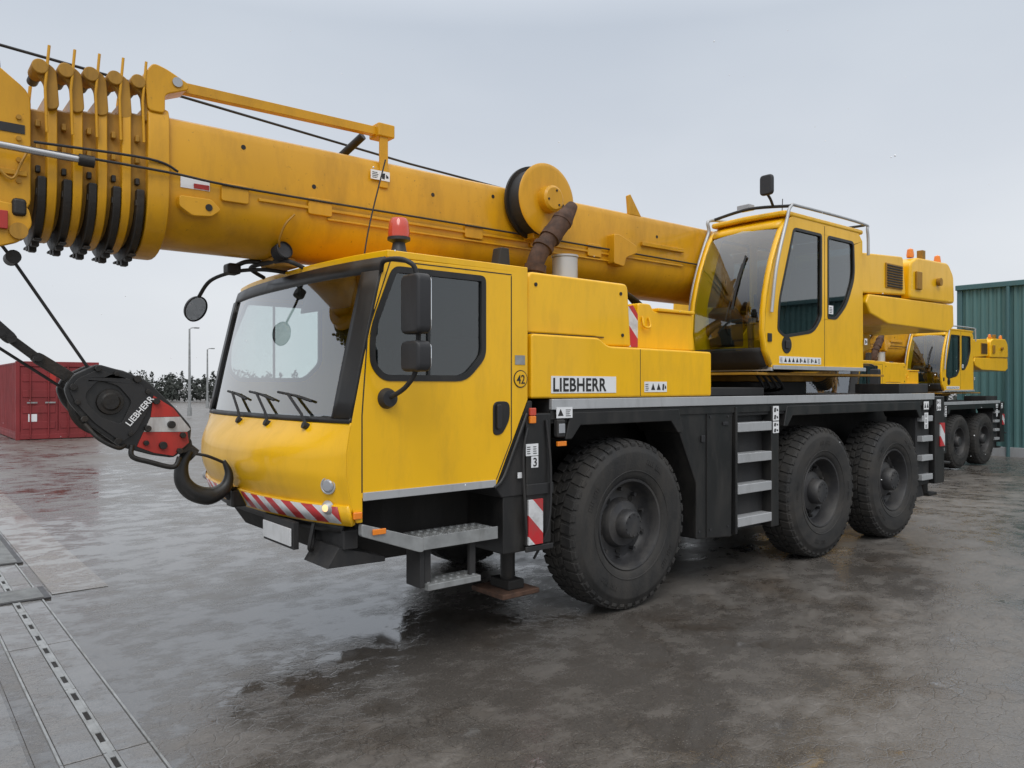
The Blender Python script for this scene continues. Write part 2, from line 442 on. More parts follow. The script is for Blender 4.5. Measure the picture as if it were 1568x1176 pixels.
# black body behind the door / wheel housing
prism('cab_under_fairing', [(-1.30, 1.10), (-1.0, 1.69), (-.96, 1.69), (-.96, 1.02), (-1.24, 1.02)], 'y', .02, .5, BLKM, .01)
tube('fairing_lip', [(-1.03, .0, 1.60), (-1.14, -.005, 1.38), (-1.25, -.005, 1.16), (-1.33, -.005, 1.10)], .014, BLK, 8)
box('front_stabiliser_housing', -1.22, -.78, .03, 2.47, .62, 1.18, BLK, .012)
box('front_stabiliser_column', -1.04, -.80, -.005, .2, .66, 1.60, BLK, .012)
box('stabiliser_cap', -1.05, -.79, -.02, .0, 1.02, 1.10, BLKM, .006)
box('stabiliser_cap_low', -1.05, -.79, -.018, .0, .62, .66, BLKM, .006)
box('stabiliser_foot', -1.15, -.80, .12, .50, .27, .31, RUST, .01)
box('stabiliser_foot_lip', -1.05, -.9, .18, .4, .31, .38, UNDER, .01)
cyl('stabiliser_ram', (-.97, .29, .36), (-.97, .29, .70), .055, GREASE)
tube('stabiliser_hose_a', [(-1.03, -.01, 1.5), (-1.08, -.02, 1.3), (-1.06, -.02, .9), (-1.0, .02, .62)], .010, BLKM, 6)
tube('stabiliser_hose_b', [(-.86, -.015, 1.55), (-.83, -.03, 1.2), (-.85, -.03, .8), (-.92, .05, .55)], .010, BLKM, 6)
box('front_chevron_board', -1.03, -.895, -.022, -.006, .67, .99, STR_S, .002)
box('corner_light_red', -1.02, -.965, -.03, -.006, 1.585, 1.64, REDL, .006)
box('corner_light_amber', -1.02, -.965, -.03, -.006, 1.53, 1.583, AMB, .006)
LR = random.Random(11)
def label(n, x0, x1, z0, z1, y=-.008, m=None):
    box(n, x0, x1, y - .003, y, z0, z1, m or WHITE, 0)
    if m: return
    w = x1 - x0; h = z1 - z0
    nc = max(1, round(w / .07)); nr = max(1, round(h / .07)); cw = w / nc; ch = h / nr
    vs = []; fs = []; Y = y - .0042
    def q(pts):
        b = len(vs); vs.extend([(p[0], Y, p[1]) for p in pts]); fs.append(tuple(range(b, b + len(pts))))
    for i in range(nc):
        for j in range(nr):
            a = x0 + i * cw; c = z0 + j * ch; t = LR.random(); g = .14 * cw
            if t < .25:
                q([(a + g, c + .2 * ch), (a + cw - g, c + .2 * ch), (a + cw * .5, c + .85 * ch)])
            elif t < .6:
                for r in range(4):
                    zz = c + ch * (.16 + .18 * r); q([(a + g, zz), (a + cw - g * (1 + 2.5 * LR.random()), zz), (a + cw - g * 2, zz + ch * .07), (a + g, zz + ch * .07)])
            else:
                q([(a + g, c + .2 * ch), (a + cw * .45, c + .15 * ch), (a + cw * .5, c + .8 * ch), (a + g * 1.5, c + .75 * ch)])
                q([(a + cw * .6, c + .3 * ch), (a + cw - g, c + .3 * ch), (a + cw - g, c + .5 * ch), (a + cw * .6, c + .7 * ch)])
    mk(n + '_print', vs, fs, BLK, smooth=False)
label('label_pictogram', -1.045, -.93, 1.30, 1.385, -.006)
label('label_number', -.995, -.93, 1.215, 1.295, -.006, WHITE)
text('label_digit', '3', (-.982, -.0105, 1.225), .085, BLK, off=.001)
label('label_small', -1.12, -1.06, 1.15, 1.19, -.006, WHITE)
box('side_lamp_housing', -.76, -.68, -.03, .02, 1.42, 1.55, BLKM, .012)
box('side_lamp_lens', -.75, -.69, -.036, -.028, 1.45, 1.52, CLR, .008)
box('side_marker', -.75, -.66, -.02, .0, 1.355, 1.39, AMB, .004)

# deck
prism('deck_plate', [(-.80, 1.52), (-.80, 1.695), (5.72, 1.695), (5.72, 1.52)], 'y', .02, 2.48, BLKM, .006)
box('deck_edge_strip', -.80, 5.74, -.012, .022, 1.622, 1.70, SIL, .005)
box('deck_edge_strip_far', -.80, 5.74, 2.478, 2.512, 1.622, 1.70, SIL, .005)
box('deck_edge_lower', -.80, 5.72, .003, .022, 1.55, 1.618, BLK, .003)
label('label_deck_warning', -.76, -.60, 1.56, 1.64, -.014)
box('frame_beam', -2.1, 6.1, .72, 1.78, .72, 1.50, UNDER, .01)
box('under_cab_mass', -2.15, -1.2, .45, 2.1, .62, 1.10, UNDER, .02)
def fender(n, xa, xb, ya, yb):
    top = [(xa, 1.40), (xa + .06, 1.60), (xb - .06, 1.60), (xb, 1.40)]
    prism(n, top + [(xb - .07, 1.40), (xb - .16, 1.50), (xa + .16, 1.50), (xa + .07, 1.40)], 'y', ya, yb, BLK, .008)
for k, (ya, yb) in enumerate([(-.004, .42), (2.08, 2.504)]):
    fender('mudguard_front_%d' % k, -.66, .72, ya, yb)
    fender('mudguard_rear_%d' % k, 2.28, 5.40, ya, yb)
    prism('side_locker_%d' % k, [(.66, 1.60), (.68, 1.42), (.92, .95), (.92, .46), (1.44, .42), (1.46, 1.60)], 'y', ya + .02, yb, BLK, .01)
    prism('ladder_recess_%d' % k, [(1.46, 1.60), (1.46, .44), (2.16, .44), (2.26, .95), (2.26, 1.60)], 'y', ya + .10 if k == 0 else ya, yb if k == 0 else yb - .10, BLKM, .01)
    ye0, ye1 = (ya - .004, ya + .14) if k == 0 else (yb - .14, yb + .004)
    box('ladder_stile_a_%d' % k, 1.47, 1.50, ye0, ye1, .44, 1.60, BLK, .004)
    box('ladder_stile_b_%d' % k, 2.05, 2.18, ye0, ye1, .44, 1.60, BLK, .004)
    for j, zz in enumerate((.50, .80, 1.085, 1.37)):
        box('ladder_step_%d_%d' % (k, j), 1.50, 2.045, ye0 - .01, ye1 - .01, zz, zz + .085, SIL, .006)
    box('ladder_rear_panel_%d' % k, 5.36, 5.74, ya + .06 if k == 0 else ya, yb if k == 0 else yb - .06, .55, 1.60, BLKM, .01)
    for j, zz in enumerate((.62, .86, 1.10, 1.35)):
        box('rear_step_%d_%d' % (k, j), 5.40, 5.70, ye0, ye1, zz, zz + .07, SIL, .005)
    prism('mud_flap_%d' % k, [(5.34, .98), (5.38, .98), (5.64, .40), (5.26, .40)], 'y', ya + .08, yb - .04, BLKM, .006)
    box('rear_stabiliser_%d' % k, 5.78, 6.06, ya, yb, .55, 1.66, BLK, .012)
    cyl('rear_stabiliser_ram_%d' % k, (5.92, (ya + yb) / 2, .42), (5.92, (ya + yb) / 2, .56), .06, GREASE)
    box('rear_stabiliser_pad_%d' % k, 5.80, 6.04, ya + .08, yb - .08, .38, .42, UNDER, .01)
box('rear_stabiliser_beam', 5.76, 6.08, .1, 2.4, .72, 1.15, BLK, .01)
box('rear_chevron_board', 5.90, 6.03, -.022, -.006, 1.02, 1.32, STR_S, .002)
label('label_ladder', 2.07, 2.17, 1.46, 1.60, -.012); label('label_ladder_b', 2.07, 2.17, 1.34, 1.45, -.012)
label('label_rear', 5.42, 5.56, 1.50, 1.60, -.012); label('label_rear_b', 5.44, 5.54, 1.26, 1.46, -.012)
label('label_stab', 5.80, 5.92, 1.48, 1.62, -.012)
box('locker_seam', 1.06, 1.066, .008, .017, .46, 1.58, UNDER, 0)
box('locker_handle', .98, 1.03, .0, .018, 1.30, 1.36, PLAS, .006)
box('locker_hinge', 1.30, 1.38, .004, .018, 1.44, 1.47, PLAS, .004)
for i, (xx, zz) in enumerate([(1.12, .52), (1.12, 1.52), (1.38, .52), (1.38, 1.52), (.96, .52)]):
    cyl('locker_bolt_%d' % i, (xx, .017, zz), (xx, .009, zz), .011, RIM, 8)
box('tail_lamp_bar', 6.08, 6.14, .1, 2.4, 1.1, 1.25, BLKM, .01)
for i in range(4):
    box('tail_lamp_%d' % i, 6.14, 6.155, .2 + i * .06, .25 + i * .06, 1.14, 1.21, REDL, .004)
tube('rear_grab_rail', [(6.15, .05, .8), (6.35, .05, .78), (6.35, .4, .78)], .018, BLKM, 8, False)
cyl('air_tank', (.9, .45, .75), (2.1, .45, .75), .16, UNDER)
for xx in (0.09, 3.05, 4.70):
    cyl('axle', (xx, .3, .70), (xx, 2.2, .70), .11, UNDER)
    lathe('differential', [(0, -.22), (.16, -.18), (.24, 0), (.16, .18), (0, .22)], (xx, 1.25, .70), (1, 0, 0), UNDER, 20)
for i in range(7):
    yy = .25 + i * .08
    tube('hose', [(-1.15, yy, .75 + .1 * math.sin(i)), (-.9, yy + .1, .62), (-.72, yy + .05, .9)], .014, BLKM, 6)

# --- wheels
def wheel(n, x, side, steer=0, front_t=True):
    e = bpy.data.objects.new(n, None); COL.objects.link(e); e.parent = crane
    y = 0.0 if side == 0 else 2.5
    e.location = (x, y, .684); e.rotation_euler = (0, .37 * x, steer + (math.pi if side else 0))
    sv = PARENT[0]; PARENT[0] = e
    prof = [(.355, .060), (.372, .028), (.40, .012), (.45, .002), (.52, -.004), (.575, .000), (.59, .002), (.597, .010), (.635, .022), (.662, .045), (.672, .085), (.672, .30), (.660, .345), (.60, .38), (.5, .392), (.42, .385), (.36, .35), (.34, .30)]
    lathe('tyre', prof, (0, 0, 0), (0, 1, 0), TYRE, 72, ang=60)
    lathe('sidewall_ring', [(.425, .010), (.430, .001), (.436, .0005), (.441, .009)], (0, 0, 0), (0, 1, 0), TYRE, 64)
    vs = []; fs = []
    NB = 44
    def blk(t0, w, ya, yb, r0, r1, skew, r1a=None):
        b = len(vs); r1a = r1 if r1a is None else r1a
        for (yy, rr, dt) in ((ya, r0, 0), (yb, r0, skew), (yb, r1, skew), (ya, r1a, 0)):
            for q in (-1, 1):
                a = t0 + dt + q * w
                vs.append((math.sin(a) * rr, yy, math.cos(a) * rr))
        fs.extend([(b, b + 1, b + 3, b + 2), (b + 2, b + 3, b + 5, b + 4), (b + 4, b + 5, b + 7, b + 6), (b + 6, b + 7, b + 1, b), (b, b + 2, b + 4, b + 6), (b + 1, b + 7, b + 5, b + 3)])
    for i in range(NB):
        t = 2 * math.pi * i / NB
        blk(t, .052, .034, .125, .64, .686, .03, .672)
        blk(t + .07, .050, .138, .185, .64, .687, -.03)
        blk(t + .02, .050, .198, .245, .64, .687, .03)
        blk(t, .052, .26, .35, .64, .686, .03)
        blk(t, .040, .016, .036, .628, .664, 0, .652)
    mk('tread_blocks', vs, fs, TYRE, bevel=.003, seg=1)
    vs = []; fs = []
    for base in (.3, 2.0, 3.5, 5.0):
        for i in range(9):
            if i == 4: continue
            blk(base + i * .045, .014, -.0065, .01, .50, .535, 0)
    mk('sidewall_marks', vs, fs, TYRE, smooth=False)
    if front_t:
        rp = [(.358, .062), (.368, .036), (.362, .024), (.346, .028), (.338, .050), (.325, .10), (.315, .145), (.292, .168), (.24, .172), (.205, .16), (.190, .12), (.178, .10), (.135, .092), (.120, .084), (.112, .015), (.095, -.005), (.04, -.010), (0, -.010)]
    else:
        rp = [(.358, .062), (.368, .036), (.362, .024), (.346, .028), (.338, .050), (.325, .11), (.31, .17), (.27, .195), (.22, .185), (.20, .14), (.16, .12), (.135, .115), (.13, .04), (.11, .015), (.04, .01), (0, .01)]
    dd = .172 if front_t else .19
    lathe('rim', rp, (0, 0, 0), (0, 1, 0), RIM, 56)
    for i in range(10):
        a = 2 * math.pi * i / 10
        cyl('wheel_nut', (math.sin(a) * .272, dd - .045, math.cos(a) * .272), (math.sin(a) * .272, dd, math.cos(a) * .272), .017, RIM, 6)
        cyl('hub_bolt', (math.sin(a) * .085, -.014 + (0 if front_t else .02), math.cos(a) * .085), (math.sin(a) * .085, .03, math.cos(a) * .085), .009, RIM, 6)
    for i in range(5):
        a = 2 * math.pi * (i + .5) / 5
        cyl('hand_hole', (math.sin(a) * .225, dd - .014, math.cos(a) * .225), (math.sin(a) * .225, dd + .0, math.cos(a) * .225), .026, UNDER, 12)
    PARENT[0] = sv
wheel('wheel_1', .09, 0, R(0)); wheel('wheel_2', 3.05, 0, 0, False); wheel('wheel_3', 4.70, 0, 0, False)
wheel('wheel_4', .09, 1); wheel('wheel_5', 3.05, 1, 0, False); wheel('wheel_6', 4.70, 1, 0, False)

# --- yellow engine housing behind cab
for k in (0, 1):
    ya, yb = (0.0, .70) if k == 0 else (1.90, 2.5)
    lo = [(-.985, 1.705), (-.985, 2.17), (-.30, 2.165), (-.20, 2.105), (1.12, 2.095), (1.12, 1.705)]
    prism('side_box_lower_%d' % k, roundp(lo, [.0, .03, .03, .05, .03, 0]), 'y', ya, yb, YEL, .018, 3)
    up = [(-.985, 2.172), (-.965, 2.62), (.09, 2.615), (.13, 2.11), (-.19, 2.107), (-.29, 2.168)]
    prism('side_box_upper_%d' % k, roundp(up, [.0, .05, .05, 0, 0, 0]), 'y', ya + .055 if k == 0 else ya, yb if k == 0 else yb - .055, YEL, .022, 3)
box('box_seam_1', .17, .176, -.0015, .004, 1.715, 2.09, BLKM, 0)
box('box_seam_2', -.975, -.20, .045, .052, 2.171, 2.178, BLKM, 0)
for i, (xx, zz) in enumerate([(-.9, 2.53), (.0, 2.53), (.02, 2.2)]):
    cyl('box_lock_%d' % i, (xx, .057, zz), (xx, .048, zz), .014, BLKM, 12)
box('engine_cover', -.96, .05, .70, 1.90, 1.70, 2.40, BLKM, .01)
label('label_panel', .22, .50, 1.745, 1.83, -.001)
label('lettering_plate', -.80, -.115, 1.742, 1.868, -.001, WHITE)
text('side_lettering', 'LIEBHERR', (-.788, -.0055, 1.757), .139, BLK, off=.0028, sx=.90, sp=1.06)
lathe('number_disc', [(.0, 0.004), (.062, .004), (.062, 0)], (-1.09, .0, 1.845), (0, -1, 0), BLK, 32)
lathe('number_disc_face', [(.0, 0.006), (.055, .006), (.055, 0.002)], (-1.09, .0, 1.845), (0, -1, 0), YEL, 32)
text('number_42', '42', (-1.09, -.0075, 1.812), .088, BLK, off=.0008, align='CENTER', sx=.85)
label('label_cab_rear', -1.14, -1.05, 1.945, 2.01, -.001, GALV)
prism('stripe_board', [(.14, 2.12), (.10, 2.42), (.30, 2.47), (.36, 2.40), (.36, 2.12)], 'y', .19, .20, STR_S, .002)
prism('tool_box', roundp([(.38, 2.11), (.40, 2.50), (.56, 2.50), (.60, 2.44), (1.14, 2.44), (1.16, 2.11)], .03), 'y', .22, .72, YEL, .015, 3)
box('tool_box_lid', .64, 1.15, .20, .72, 2.44, 2.47, YEL, .01)
tube('tool_box_handle', [(.44, .21, 2.38), (.44, .19, 2.30), (.52, .19, 2.30), (.52, .21, 2.38)], .010, YEL, 8)
box('valve_block', .2, .5, .5, .9, 2.4, 2.62, GREASE, .02)
for i in range(5):
    tube('deck_hose_%d' % i, [(.25 + .05 * i, .45, 2.45), (.5 + .04 * i, .6, 2.66), (1.0, .75 + .02 * i, 2.6), (1.5, .8, 2.3)], .014, BLKM, 6)

# exhaust
tube('exhaust_pipe', [(-.52, .5, 2.55), (-.52, .5, 2.74), (-.47, .5, 2.86), (-.40, .5, 2.95), (-.30, .5, 3.06)], .072, RUST, 18)
tube('exhaust_upper', [(-.33, .5, 3.03), (-.24, .5, 3.13), (-.18, .5, 3.20), (-.10, .5, 3.30)], .082, RUST, 18, rf=lambda t: 1 - .45 * max(0, t - .55) / .45)
for i, (a, b) in enumerate([((-.52, .5, 2.70), (-.51, .5, 2.76)), ((-.44, .5, 2.90), (-.42, .5, 2.93)), ((-.36, .5, 2.99), (-.32, .5, 3.04)), ((-.23, .5, 3.14), (-.21, .5, 3.17))]):
    cyl('exhaust_clamp_%d' % i, a, b, .088, RUST, 20)
cyl('silencer', (-.17, .52, 2.55), (-.17, .52, 2.86), .105, SIL, 32, bevel=.008)
cyl('silencer_cap', (-.17, .52, 2.86), (-.17, .52, 2.875), .112, SIL, 32)
prism('air_intake', [(-1.0, 2.62), (-.96, 2.84), (-.88, 2.84), (-.86, 2.62)], 'y', .38, .48, BLKM, .01)

# --- boom
YC = 1.31
def sect(hw, zt, zb, n=16):
    zm = zb + (zt - zb) * .42
    p = [(-hw + .08, zt), (-hw + .025, zt - .025), (-hw, zt - .08), (-hw, zm)]
    for i in range(1, n):
        a = math.pi * i / n
        p.append((-hw * math.cos(a), zm - (zm - zb) * math.sin(a) ** .85))
    p += [(hw, zm), (hw, zt - .08), (hw - .025, zt - .025), (hw - .08, zt)]
    return [(YC + q[0], q[1]) for q in p]
def lowsect(hw, zt, zb, n=16):
    s = sect(hw, zt, zb, n); zm = zb + (zt - zb) * .42
    return [q for q in s if q[1] <= zm + 1e-4]
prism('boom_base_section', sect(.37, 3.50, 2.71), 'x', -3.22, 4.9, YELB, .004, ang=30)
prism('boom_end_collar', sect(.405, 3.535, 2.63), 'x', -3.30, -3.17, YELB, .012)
for i in range(5):
    xo = -3.30 - .128 * i
    g = .018 * i
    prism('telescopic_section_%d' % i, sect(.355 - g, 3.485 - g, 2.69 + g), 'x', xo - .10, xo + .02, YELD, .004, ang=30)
    if i > 0:
        prism('section_collar_%d' % i, sect(.40 - g * .6, 3.53 - g * .6, 2.635 + g * .5), 'x', xo - .012, xo + .040, YELB, .008)
    prism('collar_wear_shoe_%d' % i, lowsect(.398 - g * .6, 3.53 - g * .6, 2.605 + g * .5), 'x', xo - .060, xo - .013, GREASE, .01)
    zt = 3.53 - g * .6
    prism('collar_lug_%d' % i, roundp([(xo - .02, zt - .12), (xo - .03, zt + .04), (xo - .10, zt + .10), (xo - .05, zt + .17), (xo + .03, zt + .12), (xo + .045, zt - .10)], .03), 'y', YC - .39, YC - .34, YELD, .006)
    cyl('lug_roller_%d' % i, (xo - .055, YC - .42, zt + .11), (xo - .055, YC - .26, zt + .11), .042, YELD, 20, bevel=.006)
    cyl('lug_roller_core_%d' % i, (xo - .055, YC - .26, zt + .11), (xo - .055, YC - .12, zt + .11), .03, GREASE, 20, bevel=.006)
    tube('rope_keeper_%d' % i, [(xo - .02, YC - .40, zt - .25), (xo - .03, YC - .41, zt + .0), (xo - .01, YC - .41, zt + .24)], .008, YELB, 8, False)
    tube('rope_keeper_b_%d' % i, [(xo - .02, YC + .30, zt - .05), (xo - .03, YC + .30, zt + .0), (xo - .01, YC + .30, zt + .22)], .010, YELB, 8, False)
    for j in range(4):
        z = 3.28 - j * .13
        box('collar_bolt_%d_%d' % (i, j), xo - .065, xo - .040, YC - .388 + g * .8, YC - .35 + g * .8, z, z + .04, YELD if j < 2 else GREASE, .006)
    for j in range(5):
        yy = YC - .2 + .1 * j
        box('shoe_bolt_%d_%d' % (i, j), xo - .055, xo - .015, yy, yy + .06, 2.575 + g * .5 + .02 * abs(j - 2), 2.63 + g * .5, GREASE, .006)
# boom head
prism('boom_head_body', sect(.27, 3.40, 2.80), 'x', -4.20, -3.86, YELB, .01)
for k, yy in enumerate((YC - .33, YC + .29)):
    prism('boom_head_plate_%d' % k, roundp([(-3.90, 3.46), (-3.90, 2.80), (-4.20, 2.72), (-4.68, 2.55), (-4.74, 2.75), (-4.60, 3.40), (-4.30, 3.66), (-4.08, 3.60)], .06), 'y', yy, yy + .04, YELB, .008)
    box('head_rib_%d' % k, -4.5, -3.92, yy - .018, yy, 2.98, 3.01, YELB, .004)
for i, (xx, zz) in enumerate([(-4.50, 2.72), (-4.22, 3.62)]):
    for j in range(3):
        lathe('head_sheave_%d_%d' % (i, j), [(.05, 0), (.18, 0), (.19, .01), (.155, .03), (.19, .05), (.18, .06), (.05, .06)], (xx, YC - .2 + j * .14, zz), (0, 1, 0), GALV, 36)
    cyl('head_pin_%d' % i, (xx, YC - .37, zz), (xx, YC + .37, zz), .05, STEEL)
box('head_nameplate', -4.08, -3.93, YC - .335, YC - .331, 3.22, 3.27, BLKM, 0)
cyl('head_ram', (-4.6, YC - .42, 3.13), (-3.66, YC - .44, 3.10), .020, STEEL, 14)
cyl('head_ram_end', (-3.68, YC - .44, 3.10), (-3.60, YC - .445, 3.098), .034, GREASE, 14)
tube('head_hose', [(-4.1, YC - .35, 3.05), (-4.0, YC - .37, 2.95), (-3.95, YC - .36, 3.05), (-3.92, YC - .35, 3.12)], .008, YELD, 6)
prism('head_lower_bracket', roundp([(-3.92, 2.80), (-3.90, 2.70), (-3.96, 2.60), (-4.12, 2.54), (-4.2, 2.66), (-4.1, 2.82)], .03), 'y', YC - .40, YC - .36, YELB, .008)
cyl('head_lower_eye', (-3.97, YC - .43, 2.655), (-3.97, YC - .33, 2.655), .045, YELD, 20)
box('head_red_marker', -4.10, -4.02, YC - .425, YC - .402, 2.66, 2.76, REDP, .004)
box('head_greasy_block', -4.0, -3.93, YC - .42, YC - .36, 2.74, 2.84, GREASE, .02)
for j in range(4):
    cyl('head_bolt_%d' % j, (-3.96, YC - .345, 2.95 + .12 * j), (-3.96, YC - .325, 2.95 + .12 * j), .014, YELD, 8)
# jib bar on top
prism('top_bar', roundp([(-3.16, 3.655), (-3.16, 3.72), (-1.62, 3.735), (-1.60, 3.675)], .01), 'y', YC - .36, YC - .30, YELB, .006)
prism('top_bar_bracket_front', roundp([(-3.30, 3.48), (-3.32, 3.70), (-3.27, 3.78), (-3.19, 3.76), (-3.06, 3.70), (-3.06, 3.66), (-3.20, 3.60), (-3.20, 3.48)], .03), 'y', YC - .41, YC - .25, YELB, .008)
cyl('top_bar_pin', (-3.13, YC - .42, 3.69), (-3.13, YC - .24, 3.69), .03, STEEL)
box('top_bar_post', -1.68, -1.61, YC - .385, YC - .365, 3.28, 3.70, YELB, .005)
box('top_bar_cap', -1.70, -1.56, YC - .40, YC - .25, 3.66, 3.76, YELB, .01)
cyl('top_bar_damper', (-1.75, YC - .25, 3.68), (-1.85, YC - .02, 3.53), .03, GREASE)
label('label_boom_post', -1.76, -1.60, 3.33, 3.40, YC - .387)
label('label_boom_front', -3.10, -2.92, 3.05, 3.12, YC - .372, WHITE)
box('label_boom_red', -3.02, -2.925, YC - .380, YC - .376, 3.055, 3.085, REDP, 0)
box('boom_side_rail', -2.6, 1.9, YC - .388, YC - .369, 3.035, 3.055, YELB, .004)
box('boom_side_rail_low', -2.1, 1.0, YC - .384, YC - .366, 2.975, 2.99, YELB, .004)
tube('boom_cable', [(-3.9, YC - .44, 3.12), (-3.2, YC - .43, 3.115), (-2.6, YC - .395, 3.10), (-.5, YC - .40, 3.095), (2.2, YC - .39, 3.08)], .008, BLKM, 6)
tube('boom_cable_low', [(-3.9, YC - .43, 3.16), (-3.3, YC - .42, 3.18), (-3.12, YC - .39, 3.14)], .008, BLKM, 6)
tube('boom_loop_hose', [(-2.35, YC - .385, 2.98), (-2.42, YC - .39, 2.90), (-2.44, YC - .34, 2.80), (-2.4, YC - .25, 2.74)], .008, YELD, 6)
prism('boom_lug_plate', roundp([(-3.12, 2.92), (-3.12, 2.99), (-2.92, 2.99), (-2.86, 2.93), (-2.92, 2.88), (-3.04, 2.87)], .02), 'y', YC - .42, YC - .36, YELB, .006)
cyl('boom_lug_eye', (-2.94, YC - .425, 2.935), (-2.94, YC - .41, 2.935), .022, GREASE, 16)
for i, xx in enumerate((-2.85, -2.25, -.9, -.2, .5)):
    prism('boom_rail_clip_%d' % i, roundp([(xx, 3.0), (xx, 3.12), (xx + .18, 3.12), (xx + .18, 3.0)], .02), 'y', YC - .392, YC - .368, YELB, .006)
for i, (xx, zz) in enumerate([(-2.7, 3.38), (-2.2, 3.2), (-1.2, 3.3), (.2, 3.25), (-.6, 3.38), (1.5, 3.3)]):
    cyl('boom_plug_%d' % i, (xx, YC - .372, zz), (xx, YC - .366, zz), .016, GREASE, 12)
prism('boom_top_fin', [(1.12, 3.48), (1.10, 3.66), (1.14, 3.68), (1.30, 3.48)], 'y', YC - .34, YC - .31, YELB, .005)
prism('boom_side_bracket', roundp([(.78, 2.95), (.78, 3.23), (.86, 3.23), (1.10, 3.15), (1.10, 3.08), (.95, 3.02), (.92, 2.93)], .02), 'y', YC - .46, YC - .36, YELB, .008)
box('boom_side_bracket_b', 1.25, 1.9, YC - .40, YC - .366, 3.18, 3.22, YELB, .005)
# hose drum
lathe('hose_drum_disc', [(0, -.012), (.275, -.012), (.305, -.006), (.312, .0), (.305, .012), (0, .012)], (-.19, .72, 3.37), (0, 1, 0), YELB, 56)
lathe('hose_drum_core', [(.10, .0), (.285, .01), (.285, .17), (.10, .17)], (-.19, .72, 3.37), (0, 1, 0), BLKM, 56)
lathe('hose_drum_back', [(0, .16), (.318, .16), (.318, .185), (0, .185)], (-.19, .72, 3.37), (0, 1, 0), GREASE, 56)
lathe('hose_drum_hub', [(0, -.10), (.09, -.10), (.11, -.085), (.115, -.012)], (-.19, .72, 3.37), (0, 1, 0), YELB, 32)
for i in range(3):
    a = 2.1 * i + .3
    cyl('drum_bolt_%d' % i, (-.19 + .07 * math.sin(a), .615, 3.37 + .07 * math.cos(a)), (-.19 + .07 * math.sin(a), .625, 3.37 + .07 * math.cos(a)), .01, GREASE, 8)
prism('drum_warning_triangle', [(-.06, 3.28), (.03, 3.28), (-.015, 3.36)], 'y', .702, .706, BLK, 0)
prism('drum_warning_inner', [(-.042, 3.289), (.012, 3.289), (-.015, 3.338)], 'y', .700, .7018, YEL, 0)
box('drum_arm', -.27, -.11, .80, .95, 3.05, 3.3, YELB, .01)
tube('hoist_rope', [(-4.25, 1.31, 3.83), (-3.2, 1.31, 3.77), (-1.2, 1.31, 3.63), (3.6, 1.31, 3.42)], .009, BLKM, 6, False)
# mirrors and lamps over the windscreen
tube('mirror_arm_front', [(-2.24, 1.30, 2.63), (-2.42, 1.34, 2.64), (-2.56, 1.50, 2.63), (-2.66, 1.72, 2.58), (-2.70, 1.86, 2.47)], .014, BLKM, 8)
lathe('front_round_mirror', [(0, -.03), (.07, -.025), (.098, 0), (.103, .02), (.094, .022)], (-2.72, 1.90, 2.385), (.35, -.75, -.35), PLAS, 28)
lathe('front_mirror_face', [(0, .016), (.092, .016)], (-2.72, 1.90, 2.385), (.35, -.75, -.35), MIR, 28)
prism('lamp_bracket_yellow', roundp([(-2.40, 2.655), (-2.42, 2.715), (-2.25, 2.72), (-2.20, 2.655)], .02), 'y', 1.16, 1.40, YELD, .01)
tube('lamp_mount_rail', [(-2.25, 1.0, 2.63), (-2.36, 1.02, 2.67), (-2.40, 1.2, 2.68), (-2.44, 1.50, 2.67), (-2.30, 1.60, 2.62)], .016, BLKM, 8)
lathe('work_lamp', [(0, 0), (.04, 0), (.055, .05), (.062, .09), (.058, .095), (.055, .08), (0, .075)], (-2.40, 1.09, 2.72), (.15, -.9, .25), PLAS, 24)
for i in range(6):
    lathe('work_lamp_fin_%d' % i, [(.035, 0), (.062, 0), (.062, .005), (.035, .005)], Vector((-2.40, 1.09, 2.72)) + Vector((.15, -.9, .25)).normalized() * (.008 + i * .011), (.15, -.9, .25), PLAS, 20)
box('camera_block', -2.62, -2.52, 1.46, 1.58, 2.61, 2.69, GREASE, .02)
tube('camera_visor', [(-2.54, 1.5, 2.68), (-2.50, 1.42, 2.70), (-2.42, 1.36, 2.70)], .018, GREASE, 8)
# beacon
lathe('beacon_base', [(0, 0), (.062, 0), (.062, .03), (.05, .05), (.04, .10), (.075, .115), (.075, .135), (0, .135)], (-1.93, .24, 2.635), (0, 0, 1), PLAS, 28)
lathe('beacon_lens', [(.070, 0), (.072, .03), (.064, .10), (.05, .125), (0, .13)], (-1.93, .24, 2.77), (0, 0, 1), REDL, 28)
tube('antenna', [(-2.05, .5, 2.63), (-2.0, .5, 2.9), (-1.88, .5, 3.35)], .005, BLKM, 6)

# side mirrors
def mirror_set(sg, yb):
    Y = lambda d: yb + sg * d
    tube('mirror_tube', [(-2.20, Y(.0), 2.50), (-2.22, Y(.08), 2.55), (-2.18, Y(.26), 2.53), (-2.13, Y(.30), 2.42), (-2.13, Y(.30), 1.95), (-2.15, Y(.22), 1.80), (-2.16, Y(.02), 1.72)], .015, BLKM, 10)
    for n, z0, z1 in (('mirror_main', 2.10, 2.45), ('mirror_wide', 1.88, 2.06)):
        pl = roundp([(Y(.20), z0), (Y(.20), z1), (Y(.40), z1), (Y(.40), z0)], .045)
        prism(n, pl, 'x', -2.19, -2.09, PLAS, .022, 3)
        pl2 = roundp([(Y(.215), z0 + .015), (Y(.215), z1 - .015), (Y(.385), z1 - .015), (Y(.385), z0 + .015)], .035)
        prism(n + '_face', pl2, 'x', -2.091, -2.086, MIR, 0)
    lathe('mirror_foot', [(0, .05), (.05, .045), (.06, .02), (.065, 0)], (-2.16, yb, 1.72), (0, sg, 0), PLAS, 24)
mirror_set(-1, 0.0)

